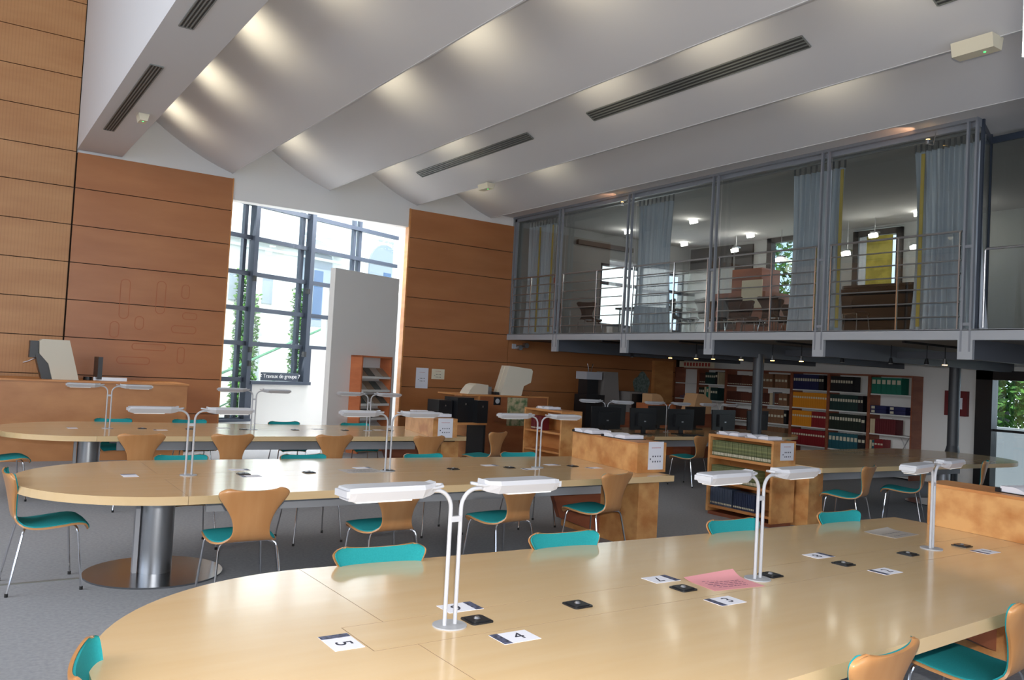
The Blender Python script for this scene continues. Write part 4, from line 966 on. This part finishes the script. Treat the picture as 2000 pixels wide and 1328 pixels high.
for k, z in enumerate((1.37, 1.13, .88, .62)):
    for j in range(4):
        s = s0+.12+j*.185; c = (k*2+j) % 3
        src = mgp[c]; o = src if 'label' not in src else src.copy()
        if o is not src: col.objects.link(o)
        p = Vector((5.5+ca*s+sa*(dp-.035), 13.8+sa*s-ca*(dp-.035), z+.012)); o.location = p
        o.rotation_euler = (Matrix.Rotation(math.atan2(sa, ca), 3, 'Z') @ Matrix.Rotation(tilt_+.06, 3, 'X')).to_euler()
        tag(o, '%s magazine lying on the %s shelf of the rack, %s from the left' % (['brown', 'dark grey', 'pale grey'][c], wd[k], ords[j]), 'magazine', 'magazines in the rack')
# ---- left counter with reading machine
t = thing('wooden_counter', 'long birch counter along the left part of the wood wall', 'counter', (0, 13.75, 0))
MB().box(-5, 3.05, -.38, .62, .0, 1.125).build('front_body', mat('counter_birch', rgb(192, 134, 84), .4, noise=((2.2, 2.2, 4), rgb(172, 114, 68), 8, .32, .66)), t); MB().box(-5, 3.07, -.40, .64, 1.125, 1.15).build('counter_top', M_bookwood, t)
t = thing('microfilm_reader', 'beige hooded reading machine standing on the left counter', 'reading machine', (0, 13.75, 1.15))
MB().prism([(1.23, 0), (1.57, 0), (1.42, .57), (1.08, .57), (1.04, .54), (1.05, .36), (1.17, .22)], -.2, .2, axis='y').build('hood', M_beige, t)
MB().prism([(1.10, 0), (1.23, .001), (1.17, .22), (1.05, .36), (1.0, .36), (1.04, .2)], -.15, .15, axis='y').build('black_base', M_black, t)
MB().box(.93, 1.04, -.12, .12, .30, .54).build('lens_bracket', M_black, t); MB().tube([(1.02, -.1, .30), (.92, -.1, .24), (.86, -.1, .22)], .012, 6).tube([(1.0, -.05, .32), (.93, -.05, .42)], .01, 6).build('crank', M_chrome, t)
t = thing('screen_stand', 'thin black screen seen edge-on beside a grey arm on the counter', 'screen', (1.84, 13.75, 1.15))
MB().box(-.03, .03, -.22, .22, .02, .35).build('screen_panel', M_black, t); MB().box(-.06, .40, -.05, .05, 0, .05).build('grey_arm', M_steel, t); MB().cyl(-.13, 0, .0, .05, .06, 14).build('black_knob', M_black, t)
# ---- tall brown desk with readers
t = thing('reader_desk', 'tall brown desk with a map poster on its front', 'desk', (7.78, 12.5, 0))
MB().box(.03, 1.52, .0, .03, 0, 1.14).build('front_panel', mat('warm_brown_panel', rgb(160, 98, 60), .42, noise=((2, 2, 6), rgb(142, 82, 48), 4, .35, .65)), t)
MB().box(0, .03, -.005, .85, 0, 1.15).build('end_panel', M_bookwood, t); MB().box(-.35, 1.54, -.01, .86, 1.14, 1.165).build('desk_top', M_bookwood, t); MB().box(1.52, 1.54, 0, .85, 0, 1.14).build('end_panel', M_bookwood, t)
q = thing('speaker_plate', 'small black plate with a round grey grille on the tall brown desk', 'speaker', (8.17, 12.5, 1.06)); MB().box(-.07, .07, -.02, -.001, -.07, .07).build('plate', M_black, q)
MB().prism([(.045*math.cos(2*PI*k/18), .045*math.sin(2*PI*k/18)) for k in range(18)], -.026, -.02, axis='y').build('grille', M_lamp, q)
q = thing('map_poster', 'pale map poster with green patches on the brown desk front', 'poster', (8.62, 12.5, .88)); MB().box(-.22, .22, -.004, -.001, -.26, .25).build('poster_sheet', mat('poster_map', rgb(190, 176, 140), .6, noise=((9, 9, 9), rgb(96, 120, 80), 3, .38, .55)), q)
t = thing('microfilm_reader', 'big beige hooded reading machine on the tall brown desk', 'reading machine', (8.32, 12.62, 1.166), R(-10))
Mp = Matrix(((0, 1, 0, 0), (1, 0, 0, 0), (0, 0, 1, 0), (0, 0, 0, 1)))
MB().prism([(.0, 0), (.42, 0), (.46, .18), (.60, .25), (.63, .46), (.60, .50), (.15, .54)], .0, .36, axis='y').build('hood', M_beige, t)
MB().prism([(-.001, .0), (.149, .54), (.142, .54), (-.008, .0)], .19, .20, axis='y').build('seam', M_cream, t); MB().box(-.10, -.02, .02, .30, 0, .05).build('black_tray', M_black, t)
t = thing('scanner', 'low beige dome-shaped machine at the left of the tall brown desk', 'machine', (7.68, 12.70, 1.166))
MB().prism([(0, 0), (.42, 0), (.42, .17), (.30, .18), (.20, .19), (.12, .16), (.05, .08)], 0, .3, axis='y').build('dome', M_beige, t); MB().box(.42, .52, .04, .26, 0, .14).build('grey_box', M_steel, t)
gpc = 'black computers beside the brown desk'
for x, y, z, a, s_, l in ((6.98, 12.45, .72, 0, (.20, .40, .34), 'black computer box at the left of the computers beside the brown desk'), (7.30, 12.35, .70, 5, (.26, .40, .42), 'largest black computer box beside the brown desk'), (7.58, 12.2, .70, 0, (.16, .36, .38), 'black computer box touching the brown desk end panel')):
    t = thing('computer_case', l, 'computer', (x, y, z), R(a), gpc); MB().box(-s_[0]/2*1.3, s_[0]/2*1.3, -s_[1]/2, s_[1]/2, 0, s_[2]).build('case', M_black, t); MB().box(-.01, .01, -s_[1]/2-.003, -s_[1]/2, s_[2]*.7, s_[2]*.78).build('badge', M_steel, t)
t = thing('computer_bench', 'low bench carrying the black computers behind the third table', 'bench', (7.2, 12.4, 0)); MB().box(-.5, .53, -.3, .3, .66, .699).build('bench_top', M_bookwood, t)
for sx in (-.45, .5): MB().box(sx-.02, sx+.02, -.28, .28, 0, .66).build('bench_leg', M_black, t)
# ---- machines under the mezzanine
t = thing('microfilm_reader', 'black and white reading machine with a grey side panel under the mezzanine', 'reading machine', (11.05, 13.7, 0))
MB().box(0, .5, -.2, .2, 0, 1.2).build('black_body', M_black, t); MB().box(.0, .42, -.18, .18, 1.52, 1.68).build('white_head', M_lamp, t); MB().box(.05, .35, -.15, .15, 1.2, 1.52).build('black_neck', M_black, t)
MB().prism([(.46, 1.20), (.62, .72), (.98, .72), (.86, 1.70), (.50, 1.70)], -.18, .1, axis='y').build('grey_hood', mat('grey_plastic', rgb(128, 122, 118), .5), t); MB().tube([(.2, 0, 1.68), (.15, 0, 1.85)], .01, 6).tube([(.25, 0, 1.68), (.3, 0, 1.85)], .01, 6).build('rods', M_chrome, t)
t = thing('television', 'boxy grey framed screen beside the orange wooden box under the mezzanine', 'television', (12.34, 13.5, 0)); MB().box(-.25, .25, -.2, .25, .86, 1.3).build('case', mat('grey_plastic', rgb(128, 122, 118), .5), t); MB().box(-.2, .2, -.205, -.2, .9, 1.26).build('screen', M_black, t); MB().box(-.25, .25, -.2, .25, 0, .86).build('stand', M_brownw, t)
t = thing('wooden_box', 'orange wooden box under the mezzanine with a rounded tan machine on top', 'box', (12.55, 12.95, 0)); MB().box(-.32, .36, -.2, .3, 0, 1.08).build('body', M_orangew, t)
t = thing('tan_machine', 'rounded tan machine standing on the orange wooden box', 'machine', (12.50, 13.05, 1.081)); MB().prism([(-.15, 0), (.22, 0), (.17, .12), (.08, .19), (-.02, .21), (-.15, .20)], -.15, .15, axis='y').build('case', mat('tan_plastic', rgb(216, 170, 124), .5), t)
t = thing('microfilm_reader', 'beige reading machine behind the middle lamp of the computer table', 'reading machine', (12.95, 12.4, 0)); MB().box(-.1, .7, -.2, .3, 0, .92).build('desk_body', M_brownw, t)
MB().prism([(-.05, .92), (.50, .92), (.52, 1.20), (.25, 1.34), (.08, 1.34)], -.15, .2, axis='y').build('hood', mat('tan_plastic', rgb(216, 170, 124), .5), t)
# monitors on the computer table
def make_monitor():
    t = thing('computer_monitor', 'x', 'monitor')
    MB().prism([(-.27, .07), (.27, .07), (.285, .42), (-.285, .42)][::1], -.015, .012, axis='y').build('screen_case', M_black, t)
    MB().box(-.15, .15, .012, .05, .13, .34).build('rear_housing', M_black, t)
    MB().box(-.04, .04, .0, .03, .01, .2).box(-.12, .12, -.09, .10, 0, .012).build('stand', M_black, t)
    MB().box(-.02, .02, .05, .052, .20, .22).build('badge', M_steel, t)
    return t
mp0 = proto_tree(make_monitor()); first = True
for x, y, a, l in ((8.62, 10.02, 175, 'first black monitor from the left on the computer table'), (9.32, 9.92, 180, 'black monitor below the orange box on the computer table'), (10.15, 9.90, 176, 'black monitor right of the second chrome lamp'), (10.62, 10.9, 5, 'black monitor facing the far side, behind the third one'),
    (11.25, 9.95, 178, 'wide black monitor before the brown bookcase'), (11.55, 10.9, 5, 'black monitor facing the far side before the archive boxes'), (12.15, 9.95, 180, 'black monitor in front of the dark column'), (9.55, 10.9, 5, 'black monitor facing the far side, left part')):
    if first: o = mp0[0]; o.location = (x, y, TZ); o.rotation_euler.z = R(a); o['label'] = l; o['group'] = 'black monitors on the computer table'; first = False
    else: dup(mp0, (x, y, TZ), R(a), l, 'black monitors on the computer table')
for x, a, l in ((10.9, 4, 'black keyboard in front of the wide monitor'), (10.1, -3, 'black keyboard left of the wide monitor')):
    t = thing('keyboard', l, 'keyboard', (x, 9.62, TZ), R(a), 'keyboards on the computer table'); MB().box(-.22, .22, -.07, .07, 0, .018).build('case', M_black, t); b = MB()
    for r_ in range(4): b.box(-.2, .2, -.055+r_*.03, -.035+r_*.03, .018, .022)
    b.build('keys', M_vent, t)
# grey bin beside the window wall
